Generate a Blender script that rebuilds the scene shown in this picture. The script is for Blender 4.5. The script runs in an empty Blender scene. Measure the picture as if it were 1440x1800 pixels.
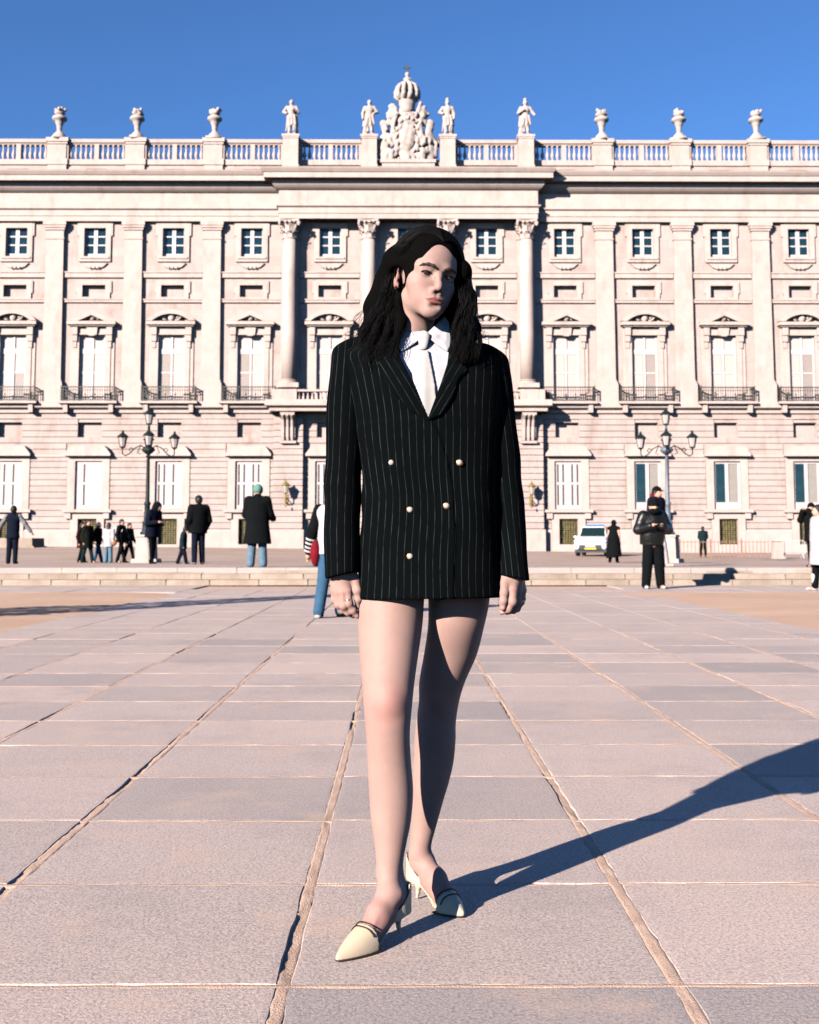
import bpy, bmesh, math, random
import numpy as np
from mathutils import Vector, Matrix
R = math.radians
random.seed(7)
sc = bpy.context.scene
C = sc.collection

# ------------------------------------------------------------------ camera
CAM_H = 0.95; PITCH = R(5.2); YAW = R(-0.344); FPX = 2000.0
cam_d = bpy.data.cameras.new('camera'); cam = bpy.data.objects.new('camera', cam_d); C.objects.link(cam)
cam.location = (0, 0, CAM_H); cam.rotation_euler = (R(90) + PITCH, 0, YAW)
cam_d.sensor_fit = 'HORIZONTAL'; cam_d.sensor_width = 36; cam_d.lens = FPX / 1440 * 36
cam_d.shift_y = -130 / 1440
cam_d.clip_start = 0.05; cam_d.clip_end = 3000
cam_d.dof.use_dof = True; cam_d.dof.focus_distance = 2.88; cam_d.dof.aperture_fstop = 11
sc.camera = cam

# ------------------------------------------------------------------ sky, sun, exposure
SUN_EL = R(21.5); SUN_AZ = R(40)          # the sun stands behind the camera, to its left
w = bpy.data.worlds.new('World'); sc.world = w; w.use_nodes = True
nt = w.node_tree; nt.nodes.clear()
sky = nt.nodes.new('ShaderNodeTexSky'); sky.sky_type = 'NISHITA'; sky.sun_disc = False
sky.sun_elevation = SUN_EL; sky.sun_rotation = R(180) + SUN_AZ
sky.altitude = 650; sky.air_density = 0.9; sky.dust_density = 0.0; sky.ozone_density = 8.5
bg = nt.nodes.new('ShaderNodeBackground'); bg.inputs['Strength'].default_value = 0.05
wo = nt.nodes.new('ShaderNodeOutputWorld')
nt.links.new(sky.outputs[0], bg.inputs['Color']); nt.links.new(bg.outputs[0], wo.inputs['Surface'])
sd = bpy.data.lights.new('sun', 'SUN'); sd.energy = 5.0; sd.angle = R(0.53); sd.color = (1.0, 0.875, 0.785)
sun = bpy.data.objects.new('sun', sd); C.objects.link(sun)
sdir = Vector((math.sin(SUN_AZ) * math.cos(SUN_EL), math.cos(SUN_AZ) * math.cos(SUN_EL), -math.sin(SUN_EL)))
sun.rotation_euler = sdir.to_track_quat('-Z', 'Y').to_euler()
sun.location = (-20, -24, 18)
sc.view_settings.view_transform = 'Standard'; sc.view_settings.look = 'None'
sc.view_settings.gamma = 1; sc.view_settings.use_curve_mapping = False
sc.view_settings.exposure = 1.86
sc.render.resolution_x = 819; sc.render.resolution_y = 1024
sc.cycles.max_bounces = 6; sc.cycles.diffuse_bounces = 0

# ------------------------------------------------------------------ measuring: pixel of the photograph + distance -> point
_cr = Matrix.Rotation(YAW, 3, 'Z') @ Matrix.Rotation(R(90) + PITCH, 3, 'X')
def at(u, v, Y):
    d = _cr @ Vector(((u - 720) / FPX, (770 - v) / FPX, -1))
    return Vector((0, 0, CAM_H)) + d * (Y / d.y)
def zf(v, Y): return at(708, v, Y).z

# ------------------------------------------------------------------ materials
MATS = {}
def mat(name, col, rough=0.7, noise=0.0, scale=5.0, bump=0.0, bscale=30.0, spec=0.3, metal=0.0, col2=None, detail=5, sss=0.0, rnd=0.0, stretch=None, coords='Object'):
    """Principled material: base colour broken up by noise (towards col2), fine bump, and an optional change from piece to piece."""
    if name in MATS: return MATS[name]
    m = bpy.data.materials.new(name); m.use_nodes = True; MATS[name] = m
    t = m.node_tree; N = t.nodes; L = t.links
    p = N['Principled BSDF']
    p.inputs['Roughness'].default_value = rough; p.inputs['Specular IOR Level'].default_value = spec; p.inputs['Metallic'].default_value = metal
    p.inputs['Base Color'].default_value = (*col, 1)
    tc = N.new('ShaderNodeTexCoord'); src = tc.outputs[coords]
    if stretch:
        mp = N.new('ShaderNodeMapping'); mp.inputs['Scale'].default_value = stretch; L.new(src, mp.inputs['Vector']); src = mp.outputs[0]
    out = None
    if noise or col2:
        n = N.new('ShaderNodeTexNoise'); n.inputs['Scale'].default_value = scale; n.inputs['Detail'].default_value = detail; n.inputs['Roughness'].default_value = 0.6
        L.new(src, n.inputs['Vector'])
        rp = N.new('ShaderNodeMapRange'); rp.inputs['From Min'].default_value = 0.35; rp.inputs['From Max'].default_value = 0.65
        L.new(n.outputs['Fac'], rp.inputs['Value'])
        mx = N.new('ShaderNodeMix'); mx.data_type = 'RGBA'
        c2 = col2 or tuple(c * (1 - noise) for c in col)
        mx.inputs['A'].default_value = (*col, 1); mx.inputs['B'].default_value = (*c2, 1)
        L.new(rp.outputs[0], mx.inputs['Factor']); out = mx.outputs['Result']
    if rnd:
        oi = N.new('ShaderNodeObjectInfo'); mr = N.new('ShaderNodeMapRange')
        mr.inputs['To Min'].default_value = 1 - rnd; mr.inputs['To Max'].default_value = 1 + rnd * 0.6
        L.new(oi.outputs['Random'], mr.inputs['Value'])
        hs = N.new('ShaderNodeHueSaturation'); L.new(mr.outputs[0], hs.inputs['Value'])
        if out: L.new(out, hs.inputs['Color'])
        else: hs.inputs['Color'].default_value = (*col, 1)
        out = hs.outputs[0]
    if out: L.new(out, p.inputs['Base Color'])
    if bump:
        n2 = N.new('ShaderNodeTexNoise'); n2.inputs['Scale'].default_value = bscale; n2.inputs['Detail'].default_value = 4
        L.new(src, n2.inputs['Vector'])
        b = N.new('ShaderNodeBump'); b.inputs['Strength'].default_value = 1.0; b.inputs['Distance'].default_value = bump
        L.new(n2.outputs['Fac'], b.inputs['Height']); L.new(b.outputs[0], p.inputs['Normal'])
    if sss:
        p.inputs['Subsurface Weight'].default_value = sss; p.inputs['Subsurface Radius'].default_value = (1.0, 0.35, 0.2); p.inputs['Subsurface Scale'].default_value = 0.006
    return m

# ------------------------------------------------------------------ mesh building
class MB:
    def __init__(s): s.v = []; s.f = []
    def box(s, x0, x1, y0, y1, z0, z1):
        b = len(s.v)
        s.v += [(x0,y0,z0),(x1,y0,z0),(x1,y1,z0),(x0,y1,z0),(x0,y0,z1),(x1,y0,z1),(x1,y1,z1),(x0,y1,z1)]
        s.f += [tuple(b+i for i in q) for q in ((0,3,2,1),(4,5,6,7),(0,1,5,4),(1,2,6,5),(2,3,7,6),(3,0,4,7))]
        return s
    def frustum(s, x0, x1, y0, y1, z0, z1, ix, iy):
        """a box whose top is drawn in by ix / iy on each side"""
        b = len(s.v)
        s.v += [(x0,y0,z0),(x1,y0,z0),(x1,y1,z0),(x0,y1,z0),(x0+ix,y0+iy,z1),(x1-ix,y0+iy,z1),(x1-ix,y1-iy,z1),(x0+ix,y1-iy,z1)]
        s.f += [tuple(b+i for i in q) for q in ((0,3,2,1),(4,5,6,7),(0,1,5,4),(1,2,6,5),(2,3,7,6),(3,0,4,7))]
        return s
    def prism(s, poly, y0, y1):
        """polygon in x,z (counter-clockwise seen from the camera side) swept from y0 (front) to y1"""
        b = len(s.v); n = len(poly)
        s.v += [(x, y0, z) for x, z in poly] + [(x, y1, z) for x, z in poly]
        s.f.append(tuple(range(b, b+n))); s.f.append(tuple(range(b+2*n-1, b+n-1, -1)))
        for i in range(n):
            j = (i+1) % n; s.f.append((b+i, b+n+i, b+n+j, b+j))
        return s
    def lathe(s, prof, c=(0,0,0), n=16, r=None):
        """prof: (radius, z) from bottom to top"""
        b = len(s.v); m = len(prof)
        for rr, z in prof:
            for i in range(n):
                a = 2*math.pi*i/n; k = rr if r is None else rr*r(a, z)
                s.v.append((c[0]+k*math.cos(a), c[1]+k*math.sin(a), c[2]+z))
        for j in range(m-1):
            for i in range(n):
                i2 = (i+1) % n
                s.f.append((b+j*n+i, b+j*n+i2, b+(j+1)*n+i2, b+(j+1)*n+i))
        s.f.append(tuple(b+i for i in range(n-1,-1,-1))); s.f.append(tuple(b+(m-1)*n+i for i in range(n)))
        return s
    def tube(s, pts, rad, n=8, cap=True):
        """round bar along pts; rad a number or one per point"""
        pts = [Vector(p) for p in pts]; m = len(pts); b = len(s.v)
        rads = rad if hasattr(rad, '__len__') else [rad]*m
        ref = None
        for i, p in enumerate(pts):
            t = (pts[min(i+1,m-1)] - pts[max(i-1,0)])
            t = t.normalized() if t.length > 1e-9 else Vector((0,0,1))
            if ref is None: ref = Vector((1,0,0)) if abs(t.x) < 0.8 else Vector((0,1,0))
            a = (ref - t*ref.dot(t)).normalized(); ref = a; c = t.cross(a)
            for k in range(n):
                th = 2*math.pi*k/n; q = p + (a*math.cos(th)+c*math.sin(th))*rads[i]
                s.v.append(tuple(q))
        for i in range(m-1):
            for k in range(n):
                k2 = (k+1) % n; s.f.append((b+i*n+k, b+i*n+k2, b+(i+1)*n+k2, b+(i+1)*n+k))
        if cap:
            s.f.append(tuple(b+k for k in range(n-1,-1,-1))); s.f.append(tuple(b+(m-1)*n+k for k in range(n)))
        return s
    def sweep(s, path, prof):
        """moulding: prof (outward distance, z) carried along a path in x,y with mitred corners; outward is to the right of the path's direction"""
        P = [Vector((x, y)) for x, y in path]; n = len(P); b = len(s.v); m = len(prof)
        for i in range(n):
            d0 = (P[i]-P[i-1]).normalized() if i else None
            d1 = (P[i+1]-P[i]).normalized() if i < n-1 else None
            if d0 is None: d0 = d1
            if d1 is None: d1 = d0
            n0 = Vector((d0.y, -d0.x)); n1 = Vector((d1.y, -d1.x))
            mt = (n0+n1); mt = mt / max(1e-6, (1+n0.dot(n1)))
            for d, z in prof: s.v.append((P[i].x+mt.x*d, P[i].y+mt.y*d, z))
        for i in range(n-1):
            for j in range(m-1):
                s.f.append((b+i*m+j, b+(i+1)*m+j, b+(i+1)*m+j+1, b+i*m+j+1))
        s.f.append(tuple(b+j for j in range(m-1,-1,-1))); s.f.append(tuple(b+(n-1)*m+j for j in range(m)))
        return s
    def grid(s, P):
        """P: rows of points"""
        b = len(s.v); r = len(P); c = len(P[0])
        for row in P: s.v += [tuple(p) for p in row]
        for i in range(r-1):
            for j in range(c-1):
                s.f.append((b+i*c+j, b+i*c+j+1, b+(i+1)*c+j+1, b+(i+1)*c+j))
        return s
    def mesh(s, name, m=None, smooth=False):
        me = bpy.data.meshes.new(name); me.from_pydata(s.v, [], s.f)
        if m: me.materials.append(m)
        if smooth: me.polygons.foreach_set('use_smooth', [True]*len(me.polygons))
        me.update(); return me
    def build(s, name, m, parent=None, loc=None, smooth=False, **kw):
        return put(name, s.mesh(name, m, smooth), parent, loc, **kw)
def put(name, me, parent=None, loc=None, rz=None, **kw):
    o = bpy.data.objects.new(name, me); C.objects.link(o)
    if parent: o.parent = parent
    if loc is not None: o.location = loc
    if rz is not None: o.rotation_euler = (0, 0, rz)
    tag(o, **kw); return o
def tag(o, label=None, cat=None, group=None, kind=None):
    if label: o['label'] = label
    if cat: o['category'] = cat
    if group: o['group'] = group
    if kind: o['kind'] = kind
    return o
def empty(name, loc, rz=0, **kw):
    o = bpy.data.objects.new(name, None); C.objects.link(o); o.location = loc; o.rotation_euler = (0, 0, rz)
    o.empty_display_size = 0.1
    return tag(o, **kw)
def copy_tree(o, parent=None):
    c = o.copy(); C.objects.link(c); c.parent = parent
    for ch in list(o.children): copy_tree(ch, c)
    return c

# ------------------------------------------------------------------ smooth solids (distance fields turned into one closed mesh)
class Sdf:
    def __init__(s): s.ops = []
    def _add(s, f, lo, hi, k, mode):
        s.ops.append((f, np.array(lo, float), np.array(hi, float), k, mode)); return s
    def cone(s, a, b, ra, rb, k=0.02, mode='u', flat=None):
        """tapered limb from a to b; flat=(axis vector, factor) squeezes it along one direction"""
        a = np.array(a, float); b = np.array(b, float); ab = b-a; L2 = max(ab@ab, 1e-12); r = max(ra, rb)
        fx = None
        if flat is not None: fx = np.array(flat[0], float); fx /= np.linalg.norm(fx); fk = 1/flat[1]-1
        def f(X, Y, Z):
            px, py, pz = X-a[0], Y-a[1], Z-a[2]
            t = np.clip((px*ab[0]+py*ab[1]+pz*ab[2])/L2, 0, 1)
            px, py, pz = px-t*ab[0], py-t*ab[1], pz-t*ab[2]
            if fx is not None:
                q = (px*fx[0]+py*fx[1]+pz*fx[2])*fk
                px, py, pz = px+q*fx[0], py+q*fx[1], pz+q*fx[2]
            return np.sqrt(px*px+py*py+pz*pz)-(ra+(rb-ra)*t)
        return s._add(f, np.minimum(a, b)-r, np.maximum(a, b)+r, k, mode)
    def chain(s, pts, rads, k=0.02, mode='u', flat=None):
        for i in range(len(pts)-1): s.cone(pts[i], pts[i+1], rads[i], rads[i+1], k, mode, flat)
        return s
    def ell(s, c, r, k=0.02, mode='u', rot=None):
        c = np.array(c, float); r = np.array(r, float); M = np.array(rot.to_3x3() if rot is not None else Matrix.Identity(3)).T
        R_ = max(r)
        def f(X, Y, Z):
            px, py, pz = X-c[0], Y-c[1], Z-c[2]
            x = (M[0,0]*px+M[0,1]*py+M[0,2]*pz)/r[0]; y = (M[1,0]*px+M[1,1]*py+M[1,2]*pz)/r[1]; z = (M[2,0]*px+M[2,1]*py+M[2,2]*pz)/r[2]
            k0 = np.sqrt(x*x+y*y+z*z); k1 = np.sqrt((x/r[0])**2+(y/r[1])**2+(z/r[2])**2)
            return k0*(k0-1)/np.maximum(k1, 1e-9)
        return s._add(f, c-R_, c+R_, k, mode)
    def box(s, c, h, rd=0.0, k=0.01, mode='u', rot=None):
        c = np.array(c, float); h = np.array(h, float); M = np.array(rot.to_3x3() if rot is not None else Matrix.Identity(3)).T
        R_ = np.linalg.norm(h)
        def f(X, Y, Z):
            px, py, pz = X-c[0], Y-c[1], Z-c[2]
            x = np.abs(M[0,0]*px+M[0,1]*py+M[0,2]*pz)-h[0]+rd; y = np.abs(M[1,0]*px+M[1,1]*py+M[1,2]*pz)-h[1]+rd; z = np.abs(M[2,0]*px+M[2,1]*py+M[2,2]*pz)-h[2]+rd
            return np.sqrt(np.maximum(x,0)**2+np.maximum(y,0)**2+np.maximum(z,0)**2)+np.minimum(np.maximum(np.maximum(x,y),z),0)-rd
        return s._add(f, c-R_, c+R_, k, mode)
    def column(s, pts, k=0.01, mode='u', dy=1.0):
        """upright limb: rows (x, y, z, radius), smoothly interpolated in height; dy scales the depth of the section"""
        P = np.array(sorted(pts, key=lambda q: q[2]), float); z = P[:,2]; n = len(P)
        T = np.zeros_like(P)
        for i in range(n):
            a, b = max(i-1,0), min(i+1,n-1); T[i] = (P[b]-P[a])/(z[b]-z[a])
        zd = np.linspace(z[0], z[-1], 400); i = np.clip(np.searchsorted(z, zd)-1, 0, n-2); h_ = z[i+1]-z[i]; t = (zd-z[i])/h_
        q = ((2*t**3-3*t**2+1)[:,None]*P[i]+((t**3-2*t**2+t)*h_)[:,None]*T[i]+(-2*t**3+3*t**2)[:,None]*P[i+1]+((t**3-t**2)*h_)[:,None]*T[i+1])
        r = q[:,3].max()
        def f(X, Y, Z):
            cx = np.interp(Z, zd, q[:,0]); cy = np.interp(Z, zd, q[:,1]); rr = np.interp(Z, zd, q[:,3]); ry = rr*dy
            g = np.sqrt(((X-cx)/rr)**2+((Y-cy)/ry)**2)
            return np.maximum((g-1)*np.minimum(rr, ry), np.maximum(Z-z[-1], z[0]-Z))
        return s._add(f, (q[:,0].min()-r, q[:,1].min()-r, z[0]), (q[:,0].max()+r, q[:,1].max()+r, z[-1]), k, mode)
    def plane(s, p, n, k=0.003):
        """cut away the side the normal points to"""
        p = np.array(p, float); n = np.array(n, float); n /= np.linalg.norm(n)
        def f(X, Y, Z): return (X-p[0])*n[0]+(Y-p[1])*n[1]+(Z-p[2])*n[2]
        return s._add(f, None if False else (-1e9,)*3, (1e9,)*3, k, 'i')
    def fn(s, f, mode='u', k=0.01, lo=(-1e9,)*3, hi=(1e9,)*3): return s._add(f, lo, hi, k, mode)
    def arrays(s, h, pad=2):
        los = [o[1] for o in s.ops if o[4] == 'u' and o[1][0] > -1e8]; his = [o[2] for o in s.ops if o[4] == 'u' and o[1][0] > -1e8]
        lo = np.min(los, 0)-pad*h-0.004; hi = np.max(his, 0)+pad*h+0.004
        n = np.ceil((hi-lo)/h).astype(int)+1
        ax = [(lo[i]+h*np.arange(n[i])).astype(np.float32) for i in range(3)]
        D = np.full(tuple(n), 0.25, np.float32)
        for f, a, b, k, mode in s.ops:
            mg = 3*k+3*h
            i0 = np.clip(np.floor((a-mg-lo)/h), 0, n-1).astype(int); i1 = np.clip(np.ceil((b+mg-lo)/h)+1, 1, n).astype(int)
            if np.any(i1 <= i0): continue
            sl = tuple(slice(i0[i], i1[i]) for i in range(3))
            X = ax[0][sl[0]][:,None,None]; Y = ax[1][sl[1]][None,:,None]; Z = ax[2][sl[2]][None,None,:]
            d = f(X, Y, Z).astype(np.float32); e = D[sl]; d = np.broadcast_to(d, e.shape)
            if mode == 'u':
                hh = np.maximum(k-np.abs(e-d), 0)/k if k > 0 else 0; D[sl] = np.minimum(e, d)-hh*hh*k*0.25
            elif mode == 's':
                d = -d; hh = np.maximum(k-np.abs(e-d), 0)/k; D[sl] = np.maximum(e, d)+hh*hh*k*0.25
            elif mode == 'i':
                hh = np.maximum(k-np.abs(e-d), 0)/k; D[sl] = np.maximum(e, d)+hh*hh*k*0.25
            elif mode == 'add':      # push the surface in or out by the value
                D[sl] = e+d
        return D, lo
    def surface(s, h):
        D, lo = s.arrays(h); S = D < 0
        nx, ny, nz = D.shape
        cs = S[:-1,:-1,:-1].astype(np.int8)
        cnt = np.zeros((nx-1,ny-1,nz-1), np.int8)
        for i in (0,1):
            for j in (0,1):
                for k in (0,1): cnt += S[i:nx-1+i, j:ny-1+j, k:nz-1+k]
        act = (cnt > 0) & (cnt < 8)
        idx = np.full(act.shape, -1, np.int64); I, J, K = np.nonzero(act); idx[I,J,K] = np.arange(len(I))
        acc = np.zeros((len(I),3)); num = np.zeros(len(I))
        for ax_ in range(3):
            o = [a for a in range(3) if a != ax_]
            for p in (0,1):
                for q in (0,1):
                    off = [0,0,0]; off[o[0]] = p; off[o[1]] = q; off2 = list(off); off2[ax_] = 1
                    d0 = D[I+off[0],J+off[1],K+off[2]]; d1 = D[I+off2[0],J+off2[1],K+off2[2]]
                    c = (d0 < 0) != (d1 < 0); t = np.where(c, d0/np.where(c, d0-d1, 1), 0)
                    pos = np.zeros((len(I),3)); pos[:,o[0]] = p; pos[:,o[1]] = q; pos[:,ax_] = t
                    acc += pos*c[:,None]; num += c
        V = (acc/num[:,None]+np.stack([I,J,K],1))*h+lo
        F = []
        for ax_ in range(3):
            o = [(ax_+1)%3, (ax_+2)%3]
            sh = [slice(None)]*3
            a = [slice(1,-1)]*3; a[ax_] = slice(0,-1); b = [slice(1,-1)]*3; b[ax_] = slice(1,None)
            s0 = S[tuple(a)]; s1 = S[tuple(b)]; ii = np.stack(np.nonzero(s0 != s1), 1)
            if not len(ii): continue
            flip = s0[ii[:,0],ii[:,1],ii[:,2]]
            g = ii.copy(); g[:,o[0]] += 1; g[:,o[1]] += 1
            def cell(du, dv):
                q = g.copy(); q[:,o[0]] += du; q[:,o[1]] += dv; return idx[q[:,0],q[:,1],q[:,2]]
            q = np.stack([cell(-1,-1), cell(0,-1), cell(0,0), cell(-1,0)], 1)
            q[~flip] = q[~flip][:,::-1]; F.append(q)
        F = np.concatenate(F)
        return V, F
    def mesh(s, name, h, m, relax=1):
        V, F = s.surface(h)
        for _ in range(relax):
            A = np.zeros_like(V); n = np.zeros(len(V))
            for i in range(4):
                j = (i+1) % 4
                np.add.at(A, F[:,i], V[F[:,j]]); np.add.at(n, F[:,i], 1)
            V = V*0.5+0.5*A/np.maximum(n,1)[:,None]
        return mesh_np(name, V, F, m)
    def build(s, name, h, m, parent=None, relax=1, loc=None, **kw): return put(name, s.mesh(name, h, m, relax), parent, loc, **kw)
def mesh_np(name, V, F, m, smooth=True):
    me = bpy.data.meshes.new(name); nv, nf = len(V), len(F)
    me.vertices.add(nv); me.vertices.foreach_set('co', np.asarray(V, np.float32).ravel())
    k = F.shape[1]
    me.loops.add(nf*k); me.loops.foreach_set('vertex_index', np.asarray(F, np.int32).ravel())
    me.polygons.add(nf); me.polygons.foreach_set('loop_start', np.arange(0, nf*k, k, dtype=np.int32))
    me.update(calc_edges=True); me.validate()
    if smooth: me.polygons.foreach_set('use_smooth', np.ones(len(me.polygons), bool))
    if m: me.materials.append(m)
    return me
# ================================================================== THE SETTING
STONE = mat('limestone', (0.291, 0.244, 0.226), 0.8, col2=(0.260, 0.213, 0.195), scale=0.9, bump=0.004, bscale=6)
TRIM = mat('pale_trim_stone', (0.310, 0.258, 0.238), 0.8, col2=(0.280, 0.226, 0.204), scale=1.3, bump=0.003, bscale=8)
STAT = mat('statue_stone', (0.296, 0.260, 0.242), 0.85, col2=(0.250, 0.208, 0.187), scale=3, bump=0.01, bscale=9)
SAND = mat('sand', (0.320, 0.212, 0.146), 0.95, col2=(0.37, 0.258, 0.186), scale=0.6, bump=0.01, bscale=60)
MORTAR = mat('sandy_joint', (0.40, 0.285, 0.215), 0.95, col2=(0.31, 0.215, 0.16), scale=9, bump=0.004, bscale=220)
TERR = mat('terrace_gravel', (0.286, 0.229, 0.200), 0.95, col2=(0.234, 0.169, 0.130), scale=0.25, bump=0.01, bscale=40)
STEP = mat('step_stone', (0.245, 0.205, 0.168), 0.9, col2=(0.185, 0.145, 0.112), scale=2.2, bump=0.006, bscale=18, rnd=0.12)

def wall_material():
    """granite wall: soft blotches, faint ashlar joints, brown weathering with a shape of its own"""
    m = mat('granite_wall', (0.296, 0.246, 0.232), 0.85, col2=(0.276, 0.224, 0.203), scale=0.7, bump=0.004, bscale=10)
    t = m.node_tree; N = t.nodes; L = t.links; p = N['Principled BSDF']
    src = p.inputs['Base Color'].links[0].from_socket
    tc = N.new('ShaderNodeTexCoord')
    sp = N.new('ShaderNodeSeparateXYZ'); L.new(tc.outputs['Object'], sp.inputs[0])
    cb = N.new('ShaderNodeCombineXYZ'); L.new(sp.outputs['X'], cb.inputs['X']); L.new(sp.outputs['Z'], cb.inputs['Y'])
    br = N.new('ShaderNodeTexBrick'); br.inputs['Scale'].default_value = 1.0; br.inputs['Brick Width'].default_value = 1.35; br.inputs['Row Height'].default_value = 0.62
    br.inputs['Mortar Size'].default_value = 0.012; br.inputs['Color1'].default_value = (1, 1, 1, 1); br.inputs['Color2'].default_value = (0.90, 0.885, 0.89, 1); br.inputs['Mortar'].default_value = (0.86, 0.83, 0.82, 1)
    L.new(cb.outputs[0], br.inputs['Vector'])
    mu = N.new('ShaderNodeMix'); mu.data_type = 'RGBA'; mu.blend_type = 'MULTIPLY'; mu.inputs['Factor'].default_value = 1
    L.new(src, mu.inputs['A']); L.new(br.outputs['Color'], mu.inputs['B'])
    n = N.new('ShaderNodeTexNoise'); n.inputs['Scale'].default_value = 0.55; n.inputs['Detail'].default_value = 7; n.inputs['Roughness'].default_value = 0.7
    L.new(tc.outputs['Object'], n.inputs['Vector'])
    mr = N.new('ShaderNodeMapRange'); mr.inputs['From Min'].default_value = 0.54; mr.inputs['From Max'].default_value = 0.74; mr.inputs['To Max'].default_value = 0.7
    L.new(n.outputs['Fac'], mr.inputs['Value'])
    st = N.new('ShaderNodeMix'); st.data_type = 'RGBA'; st.inputs['B'].default_value = (0.17, 0.11, 0.08, 1)
    L.new(mr.outputs[0], st.inputs['Factor']); L.new(mu.outputs['Result'], st.inputs['A']); L.new(st.outputs['Result'], p.inputs['Base Color'])
    return m
def weather(m, amount, scale):
    """grey-brown grime in vertical runs, with a shape of its own"""
    t = m.node_tree; N = t.nodes; L = t.links; p = N['Principled BSDF']; src = p.inputs['Base Color'].links[0].from_socket
    g = N.new('ShaderNodeNewGeometry'); mp = N.new('ShaderNodeMapping'); mp.inputs['Scale'].default_value = (1.0, 1.0, 0.30); L.new(g.outputs['Position'], mp.inputs['Vector'])
    n = N.new('ShaderNodeTexNoise'); n.inputs['Scale'].default_value = scale; n.inputs['Detail'].default_value = 9; n.inputs['Roughness'].default_value = 0.72; L.new(mp.outputs[0], n.inputs['Vector'])
    mr = N.new('ShaderNodeMapRange'); mr.inputs['From Min'].default_value = 0.52; mr.inputs['From Max'].default_value = 0.78; mr.inputs['To Max'].default_value = amount; L.new(n.outputs['Fac'], mr.inputs['Value'])
    mx = N.new('ShaderNodeMix'); mx.data_type = 'RGBA'; mx.inputs['B'].default_value = (0.125, 0.095, 0.075, 1)
    L.new(mr.outputs[0], mx.inputs['Factor']); L.new(src, mx.inputs['A']); L.new(mx.outputs['Result'], p.inputs['Base Color'])
WALL = wall_material(); weather(WALL, 0.75, 0.8); weather(TRIM, 0.6, 1.1); weather(STAT, 0.7, 2.0); weather(STEP, 0.7, 1.5)

def slab_material():
    """grey-pink granite: fine speckle, a tone of its own on each slab, thin drifts of sand"""
    m = bpy.data.materials.new('granite_paving'); m.use_nodes = True
    t = m.node_tree; N = t.nodes; L = t.links; p = N['Principled BSDF']
    p.inputs['Roughness'].default_value = 0.75; p.inputs['Specular IOR Level'].default_value = 0.25
    g = N.new('ShaderNodeNewGeometry'); pos = g.outputs['Position']
    def noise(scale, detail=4, rough=0.6):
        n = N.new('ShaderNodeTexNoise'); n.inputs['Scale'].default_value = scale; n.inputs['Detail'].default_value = detail; n.inputs['Roughness'].default_value = rough
        L.new(pos, n.inputs['Vector']); return n.outputs['Fac']
    def rng(x, a, b, c=0.0, d=1.0):
        r = N.new('ShaderNodeMapRange'); L.new(x, r.inputs['Value'])
        for k_, v_ in zip(('From Min', 'From Max', 'To Min', 'To Max'), (a, b, c, d)): r.inputs[k_].default_value = v_
        return r.outputs[0]
    def mix(f, a, b, bt='MIX'):
        x = N.new('ShaderNodeMix'); x.data_type = 'RGBA'; x.blend_type = bt
        if isinstance(f, float): x.inputs['Factor'].default_value = f
        else: L.new(f, x.inputs['Factor'])
        for k_, s_ in (('A', a), ('B', b)):
            if isinstance(s_, tuple): x.inputs[k_].default_value = (*s_, 1)
            else: L.new(s_, x.inputs[k_])
        return x.outputs['Result']
    base = mix(rng(noise(1.7, 6), 0.38, 0.62), (0.339, 0.283, 0.253), (0.279, 0.242, 0.228))
    sp = rng(noise(120, 4, 0.85), 0.40, 0.60)
    c = mix(sp, (0.121, 0.108, 0.108), (0.506, 0.438, 0.392))
    c = mix(0.62, base, c)
    c = mix(rng(noise(42, 5, 0.75), 0.44, 0.66, 0, 0.55), c, (0.404, 0.321, 0.281))
    c = mix(rng(noise(260, 2), 0.66, 0.72, 0, 0.6), c, (0.060, 0.053, 0.054))
    oi = N.new('ShaderNodeObjectInfo')
    tone = mix(rng(oi.outputs['Random'], 0, 1), (0.74, 0.76, 0.785), (1.12, 1.07, 1.04))
    c = mix(1.0, c, tone, 'MULTIPLY')
    c = mix(rng(noise(0.9, 9, 0.75), 0.50, 0.72, 0, 0.55), c, (0.176, 0.157, 0.150))
    c = mix(rng(noise(7, 6, 0.8), 0.60, 0.72, 0, 0.35), c, (0.166, 0.141, 0.130))
    c = mix(rng(noise(2.3, 8, 0.7), 0.54, 0.74, 0, 0.75), c, (0.404, 0.292, 0.220))
    L.new(c, p.inputs['Base Color'])
    b = N.new('ShaderNodeBump'); b.inputs['Distance'].default_value = 0.0022; b.inputs['Strength'].default_value = 1
    L.new(noise(120, 4, 0.8), b.inputs['Height']); L.new(b.outputs[0], p.inputs['Normal'])
    return m
SLAB = slab_material()

# ------------------------------------------------------------------ ground
from mathutils import noise as mnoise
def nz(x, y, s=1.0): return mnoise.noise(Vector((x*s, y*s, 3.7)))
MB().grid([[(x, y, -0.03) for x in (-600, 600)] for y in (-80, 900)]).build('plaza_ground', SAND, kind='structure')

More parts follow.
